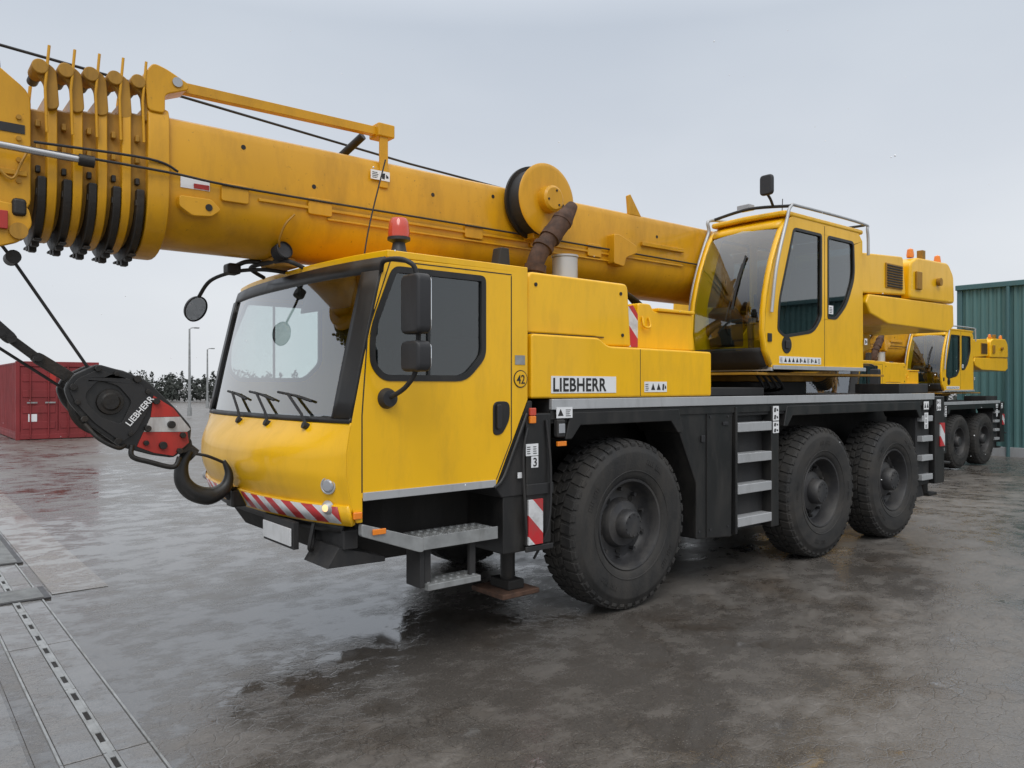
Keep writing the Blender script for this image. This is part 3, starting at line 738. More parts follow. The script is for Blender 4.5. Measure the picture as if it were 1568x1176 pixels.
# --- hook block (hangs in front of bumper)
hb = [(-3.726, 1.78), (-3.685, 1.86), (-3.55, 1.93), (-3.38, 1.88), (-3.27, 1.83), (-3.10, 1.655), (-3.00, 1.53), (-3.01, 1.42), (-3.11, 1.335), (-3.24, 1.36), (-3.42, 1.42), (-3.60, 1.565), (-3.70, 1.70)]
hcx, hcz = -3.40, 1.64
def hs(loop, s): return [(hcx + (p[0] - hcx) * s, hcz + (p[1] - hcz) * s) for p in loop]
for k, yy in enumerate((1.04, 1.31)):
    prism('hook_block_plate_%d' % k, roundp(hb, .025, 2), 'y', yy, yy + .045, BLK, .008)
prism('hook_block_core', hs(hb, .8), 'y', 1.085, 1.31, GREASE, .01)
for j in range(3):
    lathe('hook_sheave_%d' % j, [(.04, 0), (.205, 0), (.212, .01), (.18, .028), (.212, .046), (.205, .056), (.04, .056)], (-3.46, 1.095 + j * .07, 1.69), (0, 1, 0), GREASE, 40)
prism('hook_block_step_plate', [roundp([(-3.70, 1.77), (-3.66, 1.84), (-3.55, 1.895), (-3.40, 1.85), (-3.30, 1.80), (-3.24, 1.70), (-3.34, 1.50), (-3.42, 1.45), (-3.57, 1.575), (-3.67, 1.70)], .02, 2), roundp([(-3.62, 1.74), (-3.55, 1.83), (-3.44, 1.80), (-3.36, 1.70), (-3.42, 1.56), (-3.52, 1.60), (-3.60, 1.68)], .03, 3)], 'y', 1.024, 1.040, BLKM, .004)
lathe('hook_pin_boss', [(0, .03), (.045, .03), (.055, .02), (.075, .018), (.08, 0)], (-3.48, 1.04, 1.70), (0, -1, 0), GREASE, 28)
prism('hook_block_red_upper', [(-3.235, 1.735), (-3.115, 1.655), (-3.075, 1.60), (-3.25, 1.60)], 'y', 1.034, 1.039, REDP, 0)
prism('hook_block_white_band', [(-3.252, 1.598), (-3.073, 1.598), (-3.01, 1.515), (-3.03, 1.50), (-3.29, 1.51)], 'y', 1.034, 1.039, WORNW, 0)
prism('hook_block_red_lower', [(-3.292, 1.508), (-3.03, 1.498), (-3.02, 1.43), (-3.115, 1.35), (-3.23, 1.375), (-3.33, 1.42)], 'y', 1.034, 1.039, REDP, 0)
for i, (a, b, r) in enumerate([(-3.68, 1.79, .018), (-3.55, 1.90, .018), (-3.33, 1.84, .02), (-3.62, 1.60, .018), (-3.44, 1.46, .018), (-3.22, 1.70, .02), (-3.13, 1.55, .022), (-3.06, 1.48, .018), (-3.18, 1.42, .022), (-3.08, 1.38, .018), (-3.27, 1.53, .018), (-3.28, 1.44, .016), (-3.66, 1.70, .014), (-3.45, 1.87, .014), (-3.27, 1.76, .014), (-3.37, 1.50, .014)]):
    cyl('hook_bolt_%d' % i, (a, 1.008, b), (a, 1.045, b), r * 1.1, GREASE, 6 if i % 2 else 14, bevel=.003)
text('hook_lettering', 'LIEBHERR', (-3.375, 1.018, 1.545), .052, WHITE, rot=(90, -50, 0), off=.0008)
tube('hook_side_loop', [(-3.36, 1.03, 1.43), (-3.36, 1.02, 1.36), (-3.26, 1.02, 1.32), (-3.12, 1.02, 1.28), (-3.08, 1.03, 1.34)], .016, GREASE, 8)
tube('hook_grab_handle', [(-3.62, 1.03, 1.57), (-3.55, .99, 1.48), (-3.45, .99, 1.42), (-3.40, 1.03, 1.43)], .013, GREASE, 8)
cyl('hook_trunnion', (-3.05, 1.05, 1.42), (-3.05, 1.34, 1.42), .055, GREASE)
cyl('hook_shank', (-3.05, 1.18, 1.42), (-2.95, 1.16, 1.33), .05, GREASE)
hk3 = [Vector((x, 1.13, z)) for (x, z) in [(-2.99, 1.37), (-3.035, 1.28), (-3.03, 1.17), (-2.96, 1.09), (-2.85, 1.06), (-2.755, 1.11), (-2.73, 1.20), (-2.765, 1.29)]]
def hookr(t):
    if t < .15: return .75 + t * 1.5
    if t < .55: return .975 + .45 * math.sin((t - .15) / .4 * math.pi * .5)
    return max(.30, 1.425 - (t - .55) * 2.5)
tube('crane_hook', hk3, .042, BLK, 14, rf=hookr)
tube('hook_latch', [(-2.97, 1.13, 1.35), (-2.88, 1.12, 1.33), (-2.77, 1.13, 1.28)], .010, GREASE, 8)
for i in range(4):
    c = Vector((-2.745 + .032 * i, 1.15 + .022 * i, 1.125 - .018 * i))
    dx = Vector((.028, .012, -.012)); up = Vector((0, 0, .016)) if i % 2 else Vector((0, .016, 0))
    tube('tie_chain_link_%d' % i, [c + dx * math.cos(k * math.pi / 5) + up * math.sin(k * math.pi / 5) for k in range(11)], .008, GREASE, 6, False)
def arm(n, p, q, w, y, m=GREASE):
    p = Vector(p); q = Vector(q); d = (q - p).normalized(); nn = Vector((-d.y, d.x)) * w
    prism(n, roundp([tuple(p + nn), tuple(p - nn), tuple(q - nn), tuple(q + nn)], w * .8), 'y', y, y + .05, m, .006)
arm('rope_socket_a', (-3.64, 1.82), (-3.86, 1.97), .034, 1.12)
arm('rope_socket_b', (-3.84, 1.955), (-3.99, 2.08), .024, 1.13)
arm('rope_socket_c', (-3.97, 2.06), (-4.10, 2.19), .034, 1.12)
for i, (x, z) in enumerate([(-3.66, 1.84), (-3.85, 1.965), (-3.98, 2.07)]):
    cyl('socket_pin_%d' % i, (x, 1.08, z), (x, 1.22, z), .026, GREASE, 14)
tube('hoist_rope_dead', [(-4.08, 1.145, 2.17), (-4.55, 1.145, 2.62)], .010, BLKM, 6, False)
tube('hoist_rope_fall_a', [(-3.56, 1.16, 1.88), (-3.98, 1.16, 2.55), (-4.30, 1.16, 3.0)], .010, BLKM, 6, False)
tube('hoist_rope_fall_b', [(-3.66, 1.22, 1.75), (-4.30, 1.25, 2.22), (-4.62, 1.25, 2.6)], .010, BLKM, 6, False)
cyl('rope_weight_eye', (-3.97, 1.1, 2.54), (-3.97, 1.22, 2.54), .04, GREASE, 16)

# --- superstructure
TX = 3.35
cyl('slewing_ring', (TX, 1.27, 1.695), (TX, 1.27, 1.84), .78, BLKM, 48, bevel=.01)
cyl('slewing_table', (TX, 1.27, 1.84), (TX, 1.27, 1.93), .85, YELD, 48, bevel=.01)
for k, yy in enumerate((.88, 1.70)):
    prism('superstructure_side_%d' % k, [(2.1, 1.93), (2.3, 2.25), (3.6, 2.62), (4.3, 3.2), (5.2, 3.25), (5.9, 2.75), (5.9, 2.3), (4.4, 1.93)], 'y', yy, yy + .05, YEL, .008)
box('superstructure_floor', 1.9, 4.5, .05, 2.3, 1.90, 1.925, YELD, .005)
cyl('boom_pivot', (4.7, .85, 3.05), (4.7, 1.80, 3.05), .10, GALV)
cyl('luffing_cylinder', (1.7, 1.31, 2.15), (.9, 1.31, 2.60), .13, YELB)
cyl('luffing_rod', (2.6, 1.31, 2.0), (1.6, 1.31, 2.2), .16, YELB)
# operator cab
oc = [(2.08, 1.955), (1.97, 2.12), (1.93, 2.32), (1.97, 2.66), (2.08, 3.00), (2.23, 3.30), (2.33, 3.43), (2.46, 3.49), (3.78, 3.49), (3.88, 3.40), (3.90, 1.955)]
g1 = roundp([(2.17, 2.33), (2.19, 2.62), (2.46, 3.37), (3.00, 3.37), (3.00, 2.50), (2.84, 2.34), (2.3, 2.27)], [.04, .10, .05, .04, .06, .10, .05])
g2 = roundp([(3.12, 2.50), (3.12, 3.37), (3.68, 3.37), (3.70, 2.98), (3.52, 2.66), (3.30, 2.50)], [.03, .04, .06, .12, .12, .05])
for k, (ya, yb) in enumerate([(0.0, .035), (.835, .87)]):
    prism('operator_cab_side_%d' % k, [oc, g1, g2], 'y', ya, yb, YEL, .006)
    for gi, gg in enumerate((g1, g2)):
        cx = sum(p[0] for p in gg) / len(gg); cz = sum(p[1] for p in gg) / len(gg)
        yf = ya - .004 if k == 0 else yb - .012
        prism('operator_window_frame_%d_%d' % (k, gi), [inset(gg, -.004), inset(gg, .025)], 'y', yf, yf + .016, BLK, .003)
        prism('operator_window_%d_%d' % (k, gi), inset(gg, .01), 'y', (ya + yb) / 2 - .002, (ya + yb) / 2 + .002, GLS if k == 0 else GLW, 0)
def fsurf(n, prof, y0, y1, mat, bow=.0, solid=.0, ny=8, off=0):
    vs = []; fs = []
    for (x, z) in prof:
        for i in range(ny + 1):
            t = i / ny
            vs.append((x - bow * (1 - (2 * t - 1) ** 2) - off, y0 + (y1 - y0) * t, z))
    for j in range(len(prof) - 1):
        for i in range(ny):
            a = j * (ny + 1) + i
            fs.append((a, a + 1, a + ny + 2, a + ny + 1))
    return mk(n, vs, fs, mat, solid=solid, ang=60)
fp = [(2.06, 2.0), (1.97, 2.14), (1.935, 2.32), (1.945, 2.5), (1.975, 2.66), (2.03, 2.85), (2.085, 3.0), (2.16, 3.16), (2.235, 3.30), (2.30, 3.38)]
fsurf('operator_windscreen', fp[1:], .05, .82, GLW, bow=.05)
fsurf('operator_pillar_near', [(2.06, 2.0)] + fp[1:] + [(2.36, 3.44)], -.004, .045, YEL, solid=.03, ny=2)
fsurf('operator_pillar_far', [(2.06, 2.0)] + fp[1:] + [(2.36, 3.44)], .825, .874, YEL, solid=.03, ny=2)
fsurf('operator_front_lower', [(2.08, 1.96), (2.03, 2.04), (1.985, 2.12), (1.965, 2.16)], .04, .83, BLKM, bow=.04, solid=.02)
fsurf('operator_front_header', [(2.27, 3.35), (2.32, 3.42), (2.40, 3.475)], .04, .83, YEL, bow=.03, solid=.02)
prism('operator_cab_roof', roundp([(2.30, -.01), (2.26, .43), (2.30, .88), (3.9, .88), (3.9, -.01)], .05), 'z', 3.475, 3.525, YEL, .02, 3)
box('operator_cab_rear', 3.86, 3.895, .036, .834, 1.96, 2.55, YEL, .005)
box('operator_cab_rear_top', 3.86, 3.895, .036, .834, 3.35, 3.47, YEL, .005)
box('operator_rear_glass', 3.875, 3.880, .036, .834, 2.55, 3.35, GLS, 0)
box('operator_cab_floor', 2.05, 3.86, .036, .834, 1.96, 2.02, BLKM, .005)
box('operator_seat', 2.95, 3.45, .18, .66, 2.35, 2.50, SEAT, .04, 3)
prism('operator_seat_back', roundp([(3.35, 2.48), (3.50, 3.12), (3.62, 3.12), (3.52, 2.46)], .04), 'y', .19, .65, SEAT, .04, 3)
box('operator_seat_base', 3.05, 3.4, .28, .58, 2.02, 2.35, BLKM, .02)
prism('operator_console', roundp([(2.15, 2.2), (2.12, 2.55), (2.22, 2.62), (2.34, 2.5), (2.36, 2.2)], .03), 'y', .50, .78, PLAS, .015)
box('operator_armrest_1', 2.85, 3.3, .08, .18, 2.55, 2.66, PLAS, .03); box('operator_armrest_2', 2.85, 3.3, .66, .76, 2.55, 2.66, PLAS, .03)
for k, y in enumerate((.13, .71)):
    cyl('joystick_%d' % k, (2.9, y, 2.66), (2.88, y, 2.80), .018, PLAS, 10)
cyl('cab_tilt_post', (2.2, .3, 2.02), (2.15, .3, 2.5), .03, PLAS)
box('operator_sill_strip', 2.08, 3.92, -.02, .0, 1.955, 1.995, SIL, .004)
box('operator_sill_strip_front', 2.06, 2.10, .0, .86, 1.94, 1.975, SIL, .004)
box('operator_door_seam', 3.055, 3.062, -.0015, .003, 1.99, 3.46, BLKM, 0)
cyl('operator_door_handle_dish', (2.33, .002, 2.20), (2.33, -.006, 2.20), .085, BLK, 32)
box('operator_door_handle', 2.30, 2.37, -.02, -.004, 2.16, 2.24, PLAS, .01)
label('operator_labels', 2.20, 2.98, 2.015, 2.085, -.001)
label('operator_label_b', 3.13, 3.22, 2.55, 2.64, -.006)
label('operator_label_c', 3.88, 3.94, 2.25, 2.32, -.02)
box('operator_keyplate', 1.995, 2.06, -.012, .0, 2.22, 2.30, BLKM, .004)
tube('operator_wiper', [(2.02, .45, 2.30), (1.90, .40, 2.45), (2.03, .30, 3.0)], .010, BLKM, 6)
tube('operator_wiper_blade', [(1.90, .33, 2.55), (1.94, .31, 2.75), (2.06, .28, 3.08)], .012, BLKM, 6)
RAILM = SIL
zr = 3.585
tube('cab_guard_rail', [(2.02, -.03, 2.5), (2.10, -.035, 2.95), (2.28, -.03, 3.40), (2.36, -.03, 3.56), (2.55, -.03, zr), (3.80, -.03, zr), (3.93, -.03, 3.52), (3.95, -.03, 3.25)], .016, RAILM, 10)
tube('cab_guard_rail_far', [(2.28, .90, 1.98), (2.02, .90, 2.2), (1.99, .90, 2.62), (2.12, .90, 3.05), (2.30, .90, 3.42), (2.42, .90, zr), (3.80, .90, zr)], .018, RAILM, 10)
tube('cab_guard_rail_front', [(2.36, -.03, 3.565), (2.30, .4, 3.60), (2.40, .90, 3.585)], .016, BLKM, 10)
tube('cab_guard_rail_rear', [(3.86, -.03, 3.57), (3.88, .4, 3.58), (3.86, .90, 3.57)], .014, BLKM, 8)
tube('cab_mirror_arm', [(2.34, .15, 3.58), (2.24, .12, 3.64), (2.16, .12, 3.70)], .014, BLKM, 8)
prism('cab_top_mirror', roundp([(.03, 3.66), (.03, 3.86), (.17, 3.86), (.17, 3.66)], .04), 'x', 2.12, 2.17, PLAS, .018, 3)
prism('cab_top_mirror_face', roundp([(.04, 3.67), (.04, 3.85), (.16, 3.85), (.16, 3.67)], .04), 'x', 2.172, 2.176, MIR, 0)
box('cab_top_lamp', 2.30, 2.40, .40, .55, 3.60, 3.66, CLR, .01)
tube('cab_antenna', [(2.9, .4, 3.5), (2.92, .4, 3.8)], .005, BLKM, 6)
box('cab_platform', 1.2, 2.1, .1, .8, 1.70, 1.78, BLKM, .01)
for i in range(4):
    tube('slew_hose_%d' % i, [(2.3 + .1 * i, .35, 1.95), (2.4 + .12 * i, .3, 1.78), (2.7 + .1 * i, .6, 1.74)], .015, BLKM, 6)

# rear: winch housing, counterweight
prism('winch_housing', roundp([(3.95, 2.84), (3.98, 3.30), (5.02, 3.36), (5.10, 2.90)], .04), 'y', .06, .86, YEL, .02, 3)
box('winch_grille_frame', 4.55, 4.98, .045, .06, 2.95, 3.24, YELD, .004)
for i in range(9):
    box('winch_grille_slat_%d' % i, 4.57, 4.96, .035, .048, 2.965 + i * .03, 2.980 + i * .03, BLKM, .002)
prism('engine_hood_far', roundp([(3.6, 2.3), (3.65, 3.25), (5.0, 3.30), (5.1, 2.4)], .05), 'y', 1.80, 2.45, YEL, .02, 3)
prism('counterweight_upper', roundp([(5.12, 2.86), (5.14, 3.30), (5.32, 3.38), (6.25, 3.40), (6.42, 3.25), (6.45, 2.88)], .06), 'y', .02, 2.50, YEL, .03, 3)
prism('counterweight_lower', roundp([(4.05, 2.74), (4.12, 2.84), (6.46, 2.87), (6.48, 2.58), (6.30, 2.50), (4.60, 2.52), (4.15, 2.62)], .03), 'y', .04, 2.48, YEL, .02, 3)
box('counterweight_gap', 4.2, 5.1, .12, 2.3, 2.83, 2.90, GREASE, 0)
box('counterweight_lug', 5.25, 5.40, -.01, .02, 2.98, 3.20, YELD, .01)
cyl('counterweight_pin', (5.9, .01, 3.12), (5.9, -.03, 3.12), .05, YELD, 20)
cyl('ballast_eye', (6.2, .35, 3.38), (6.2, .45, 3.38), .10, YEL, 24)
box('ballast_post', 5.55, 5.63, .05, .13, 3.38, 3.50, YELD, .01)
for i, (xx, yy) in enumerate([(5.35, .12), (6.15, .12)]):
    lathe('rear_beacon_%d' % i, [(.04, 0), (.045, .03), (.035, .10), (0, .12)], (xx, yy, 3.39), (0, 0, 1), AMB, 20)
cyl('winch_drum', (5.3, .95, 2.9), (5.3, 1.65, 2.9), .22, GREASE, 36)
prism('rear_frame', [(4.3, 1.93), (4.4, 2.56), (6.2, 2.56), (5.9, 2.30), (4.8, 1.93)], 'y', .95, 1.65, YELD, .01)
box('rear_deck_box', 4.9, 5.7, .05, .6, 1.70, 1.82, BLKM, .01)
PARENT[0] = None

# second identical crane behind
def dup(o, par):
    n = o.copy()
    COL.objects.link(n); n.parent = par
    for c in list(o.children):
        dup(c, n)
    return n
crane2 = bpy.data.objects.new('mobile_crane', None)
COL.objects.link(crane2)
for c in list(crane.children):
    dup(c, crane2)
crane2.location = (13.5, 3.7, -.31)

# ------------------------------------------------------------------ ground
def sm(t):
    t = max(0, min(1, t)); return t * t * (3 - 2 * t)
def gz(x): return -.33 * sm((x - 6) / 9)
def ground_mat(name, dry0, dry1, wet0, wet1, bias):
    m, nt, b = nmat(name)
    L = nt.links.new
    tc = nt.nodes.new('ShaderNodeTexCoord'); V = tc.outputs['Object']
    big = noise_tex(nt, .5, 5, .6, V)
    med = noise_tex(nt, 2.4, 8, .70, V, (1, 1.4, 1))
    fine = noise_tex(nt, 75, 3, .65, V)
    mid = noise_tex(nt, 13, 5, .65, V)
    sep = nt.nodes.new('ShaderNodeSeparateXYZ'); L(V, sep.inputs[0])
    def math_(op, a, c, d=None):
        q = nt.nodes.new('ShaderNodeMath'); q.operation = op
        for i, v in enumerate((a, c, d)):
            if v is None: continue
            if isinstance(v, (int, float)): q.inputs[i].default_value = v
            else: L(v, q.inputs[i])
        return q.outputs[0]
    def mrange(src, a, b_, c, d):
        mr = nt.nodes.new('ShaderNodeMapRange'); L(src, mr.inputs[0])
        for i, v in enumerate((a, b_, c, d)): mr.inputs[i + 1].default_value = v
        return mr.outputs[0]
    w = math_('ADD', math_('MULTIPLY', big, .40), math_('MULTIPLY', med, .60))
    w = math_('ADD', w, mrange(sep.outputs['X'], 1.0, -1.6, -.035, .045))
    w = math_('ADD', w, mrange(sep.outputs['Y'], 8, 15, 0, -.06))
    w = math_('ADD', w, bias)
    wet = ramp(nt, w, [(.40, (0, 0, 0)), (.54, (1, 1, 1))])
    pud = ramp(nt, w, [(.545, (0, 0, 0)), (.585, (1, 1, 1))])
    dry = ramp(nt, mid, [(.25, dry0), (.75, dry1)])
    wetc = ramp(nt, med, [(.3, wet0), (.7, wet1)])
    mx = nt.nodes.new('ShaderNodeMix'); mx.data_type = 'RGBA'
    L(wet, mx.inputs[0]); L(dry, mx.inputs[6]); L(wetc, mx.inputs[7])
    sp = ramp(nt, fine, [(.3, (.60, .60, .60)), (.5, (1, 1, 1)), (.72, (1.0, 1.0, 1.0))])
    mu = nt.nodes.new('ShaderNodeMix'); mu.data_type = 'RGBA'; mu.blend_type = 'MULTIPLY'; mu.inputs[0].default_value = 1
    L(mx.outputs[2], mu.inputs[6]); L(sp, mu.inputs[7])
    st = noise_tex(nt, .9, 6, .7, V)
    so = ramp(nt, st, [(.52, (1, 1, 1)), (.68, (.80, .72, .64))])
    mo = nt.nodes.new('ShaderNodeMix'); mo.data_type = 'RGBA'; mo.blend_type = 'MULTIPLY'; mo.inputs[0].default_value = 1
    L(mu.outputs[2], mo.inputs[6]); L(so, mo.inputs[7])
    vo2 = nt.nodes.new('ShaderNodeTexVoronoi'); vo2.inputs['Scale'].default_value = 45; L(V, vo2.inputs['Vector'])
    chip = ramp(nt, vo2.outputs['Distance'], [(.10, (.5, .5, .5)), (.2, (0, 0, 0))])
    mc = nt.nodes.new('ShaderNodeMix'); mc.data_type = 'RGBA'
    L(chip, mc.inputs[0]); L(mo.outputs[2], mc.inputs[6]); mc.inputs[7].default_value = (.22, .21, .195, 1)
    vo = nt.nodes.new('ShaderNodeTexVoronoi'); vo.feature = 'DISTANCE_TO_EDGE'; vo.inputs['Scale'].default_value = 9
    wv = nt.nodes.new('ShaderNodeVectorMath'); wv.operation = 'ADD'
    nn = nt.nodes.new('ShaderNodeTexNoise'); nn.inputs['Scale'].default_value = 6; L(V, nn.inputs['Vector'])
    sc_ = nt.nodes.new('ShaderNodeVectorMath'); sc_.operation = 'SCALE'; sc_.inputs['Scale'].default_value = .12
    L(nn.outputs['Color'], sc_.inputs[0]); L(V, wv.inputs[0]); L(sc_.outputs[0], wv.inputs[1]); L(wv.outputs[0], vo.inputs['Vector'])
    cr = ramp(nt, vo.outputs['Distance'], [(.0, (0, 0, 0)), (.05, (1, 1, 1))])
    crm = nt.nodes.new('ShaderNodeMix'); crm.data_type = 'RGBA'; crm.blend_type = 'MULTIPLY'
    crf = ramp(nt, st, [(.46, (0, 0, 0)), (.56, (.35, .35, .35))])
    L(crf, crm.inputs[0]); L(mc.outputs[2], crm.inputs[6]); L(cr, crm.inputs[7])
    L(crm.outputs[2], b.inputs['Base Color'])
    r1 = mrange(wet, 0, 1, .46, .19)
    r2 = nt.nodes.new('ShaderNodeMix'); L(pud, r2.inputs[0]); L(r1, r2.inputs[2]); r2.inputs[3].default_value = .05
    L(r2.outputs[0], b.inputs['Roughness'])
    L(mrange(wet, 0, 1, .55, 1.0), b.inputs['Specular IOR Level'])
    L(mrange(pud, 0, 1, 1.5, 1.95), b.inputs['IOR'])
    bp = nt.nodes.new('ShaderNodeBump'); bp.inputs['Distance'].default_value = .005
    bs = math_('MULTIPLY', mrange(pud, 0, 1, 1, .08), mrange(wet, 0, 1, .7, .42))
    L(bs, bp.inputs['Strength'])
    hh = math_('ADD', math_('MULTIPLY', fine, .5), math_('MULTIPLY', mid, .9))
    hh = math_('ADD', hh, math_('MULTIPLY', cr, .35))
    L(hh, bp.inputs['Height']); L(bp.outputs[0], b.inputs['Normal'])
    return m
GM = ground_mat('wet_asphalt_yard', (.115, .105, .095), (.165, .153, .140), (.060, .054, .048), (.095, .086, .077), 0)
PAD = ground_mat('wet_pale_concrete', (.19, .172, .15), (.27, .248, .22), (.12, .108, .094), (.17, .153, .133), .0)
KERB = ground_mat('wet_channel_concrete', (.17, .163, .155), (.235, .226, .215), (.10, .095, .09), (.15, .143, .135), .0)
def ground():
    xs = [-700, -200, -60, -30] + [-20 + i * 2 for i in range(13)] + [5 + i for i in range(12)] + [18, 22, 30, 60, 200, 700]
    ys = [-700, -100, -30, -10, 0, 10, 30, 60, 120, 300, 700]
    vs = [(x, y, gz(x)) for y in ys for x in xs]; n = len(xs); fs = []
    for j in range(len(ys) - 1):
        for i in range(n - 1):
            a = j * n + i; fs.append((a, a + 1, a + n + 1, a + n))
    return mk('ground', vs, fs, GM, recalc=False)
ground()

SLOT = paint('drain_cast_iron', (.05, .05, .052), .4, metal=.4, var=.3)
pad = empty('concrete_pavement'); PARENT[0] = pad
def sheet(n, x0, x1, y0, y1, z, m):
    return mk(n, [(x0, y0, z), (x1, y0, z), (x1, y1, z), (x0, y1, z)], [(0, 1, 2, 3)], m, smooth=False, recalc=False)
sheet('pad_a', -9, -4.02, 3.48, 14, .004, PAD); sheet('pad_b', -3.42, -2.98, 3.48, 14, .004, PAD)
sheet('pad_c', -9, -4.02, -6, 3.46, .004, KERB)
PARENT[0] = None
dr = empty('drainage_channel'); PARENT[0] = dr
sheet('channel_bed', -4.0, -3.44, -6, 14, .005, GM)
for i in range(10):
    y = -6 + i * 2
    box('channel_slab_l', -3.895, -3.73, y + .006, y + 1.994, .0, .012, KERB, .003)
    box('channel_slab_r', -3.67, -3.525, y + .006, y + 1.994, .0, .012, KERB, .003)
    box('channel_edge_l', -3.912, -3.900, y + .006, y + 1.994, .0, .015, GALV, .002)
    box('channel_edge_r', -3.520, -3.508, y + .006, y + 1.994, .0, .015, GALV, .002)
for i in range(20):
    y = -6 + i
    box('channel_slot_bar', -3.727, -3.713, y + .006, y + .994, 0, .017, GALV, .002)
    box('channel_slot_bar_b', -3.687, -3.673, y + .006, y + .994, 0, .017, GALV, .002)
sheet('channel_slot', -3.713, -3.687, -6, 14, .0095, UNDER)
for i in range(60):
    y = -6 + i * .33
    box('channel_slot_bridge', -3.713, -3.687, y, y + .20, 0, .0145, GALV, 0)
for g in range(2):
    y0 = 3.35 if g == 0 else 5.0
    box('grate_frame', -4.25, -3.45, y0 - .03, y0 + .42 + g * 2, .004, .022, SLOT, .003)
    nb = 12 if g == 0 else 60
    for i in range(nb):
        box('grate_bar', -4.2, -3.50, y0 + i * .033, y0 + i * .033 + .014, .020, .030, GALV, 0)
PARENT[0] = None

# ------------------------------------------------------------------ container
cont = empty('shipping_container'); PARENT[0] = cont
X0, X1, Y0, Y1 = -1.15, 1.29, 25.5, 31.6
box('container_floor', X0 + .01, X1 - .01, Y0 + .02, Y1, .14, .28, CONTR, 0)
def corr(n, fixed, a0, a1, z0, z1, axis, depth, m, pitch=.28):
    vs = []; fs = []; a = a0; pts = []
    while a < a1:
        for (d, q) in ((0, 0), (.30, 0), (.5, 1), (.80, 1)):
            if a + d * pitch < a1: pts.append((a + d * pitch, q * depth))
        a += pitch
    pts.append((a1, 0))
    for (p, q) in pts:
        for z in (z0, z1):
            vs.append((fixed + q, p, z) if axis == 'y' else (p, fixed + q, z))
    for i in range(len(pts) - 1):
        fs.append((2 * i, 2 * i + 2, 2 * i + 3, 2 * i + 1))
    return mk(n, vs, fs, m, smooth=False)
corr('container_side_near', X0 + .02, Y0 + .1, Y1 - .1, .2, 2.5, 'y', .036, CONTR)
corr('container_side_far', X1 - .06, Y0 + .1, Y1 - .1, .2, 2.5, 'y', .036, CONTR)
box('container_roof', X0 + .02, X1 - .02, Y0 + .02, Y1, 2.50, 2.56, CONTR, .01)
box('container_back', X0 + .02, X1 - .02, Y1 - .05, Y1, .2, 2.5, CONTR, .01)
for x in (X0, X1 - .12):
    for y in (Y0, Y1 - .12):
        box('corner_post', x, x + .12, y, y + .12, 0, 2.59, CONTR, .01)
box('door_header', X0 + .12, X1 - .12, Y0, Y0 + .1, 2.42, 2.59, CONTR, .01); box('door_sill', X0 + .12, X1 - .12, Y0, Y0 + .1, .02, .18, CONTR, .01)
for x in (X0, X1 - .1):
    box('bottom_rail', x, x + .1, Y0 + .12, Y1 - .12, .02, .2, CONTR, .01)
for k in range(2):
    xa = X0 + .13 + k * 1.09
    box('container_door_%d' % k, xa, xa + 1.075, Y0 + .03, Y0 + .08, .19, 2.41, CONTR, .01)
    for j in range(4):
        box('door_rib', xa + .06, xa + 1.0, Y0 + .012, Y0 + .032, .36 + j * .52, .60 + j * .52, CONTR, .012)
    for x in (xa + .28, xa + .80):
        cyl('lock_rod', (x, Y0 - .01, .08), (x, Y0 - .01, 2.5), .022, CONTR, 10)
        box('lock_handle', x - .1, x + .2, Y0 - .03, Y0 - .015, 1.2, 1.25, GALV, .004)
box('container_plate', X0 + .9, X0 + 1.15, Y0 + .003, Y0 + .010, 1.9, 2.2, REDP, 0)
box('container_sticker', X0 + .35, X0 + .6, Y0 + .003, Y0 + .010, .6, .85, WHITE, 0)
PARENT[0] = None

# ------------------------------------------------------------------ green warehouse
wh = empty('green_warehouse'); PARENT[0] = wh
WX, WY0, WY1, WB, WT = 21.5, -22.0, 5.6, -.40, 4.75
corr('wall_front_left', WX, -1.5, WY1, WB, WT, 'y', .05, GREENB, .22)
corr('wall_front_right', WX, WY0, -5.5, WB, WT, 'y', .05, GREENB, .22)
corr('wall_over_door', WX, -5.5, -1.5, 3.6, WT, 'y', .05, GREENB, .22)
for i in range(22):
    box('roller_door_slat', WX + .06, WX + .09, -5.45, -1.55, WB + .02 + i * .181, WB + .19 + i * .181, GALV, .01)
corr('wall_side', WY1, WX + .06, 40, WB, WT, 'x', -.05, GREENB, .22)
corr('wall_side_far', WY0, WX + .06, 40, WB, WT, 'x', .05, GREENB, .22)
box('wall_back', 39.9, 40, WY0, WY1, WB, WT, GREENB, 0)
box('eaves_gutter', WX - .12, WX + .1, WY0 - .05, WY1 + .05, WT, WT + .16, GREENT, .02)
box('corner_flashing', WX - .03, WX + .1, WY1 - .12, WY1 + .03, WB, WT, GREENT, .01)
prism('warehouse_roof', [(WX - .1, WT + .12), (30.7, WT + 1.1), (40.1, WT + .12), (40.1, WT + .02), (WX - .1, WT + .02)], 'y', WY0, WY1 + .02, GREY, 0)
box('wall_base_course', WX - .06, WX + .04, -1.5, WY1, WB - .05, WB + .35, GREY, .01)
for yy in (4.2, -.9):
    cyl('downpipe', (WX - .08, yy, WB), (WX - .08, yy, WT), .05, GREENT, 12)
PARENT[0] = None

# ------------------------------------------------------------------ lamp posts, trees
def lamp(x, y, h):
    e = bpy.data.objects.new('street_lamp', None); COL.objects.link(e); e.location = (x, y, 0)
    PARENT[0] = e
    cyl('pole', (0, 0, 0), (0, 0, h), .09, GALV, 12, r1=.05)
    tube('arm', [(0, 0, h - .05), (.1, 0, h + .06), (.3, 0, h + .08)], .03, GALV, 8)
    box('lamp_head', .25, .55, -.1, .1, h + .04, h + .12, GALV, .03)
    cyl('pole_base', (0, 0, 0), (0, 0, .5), .13, GALV, 12)
    PARENT[0] = None
lamp(9.42, 42.6, 5.1)
lamp(15.16, 57.3, 4.6)

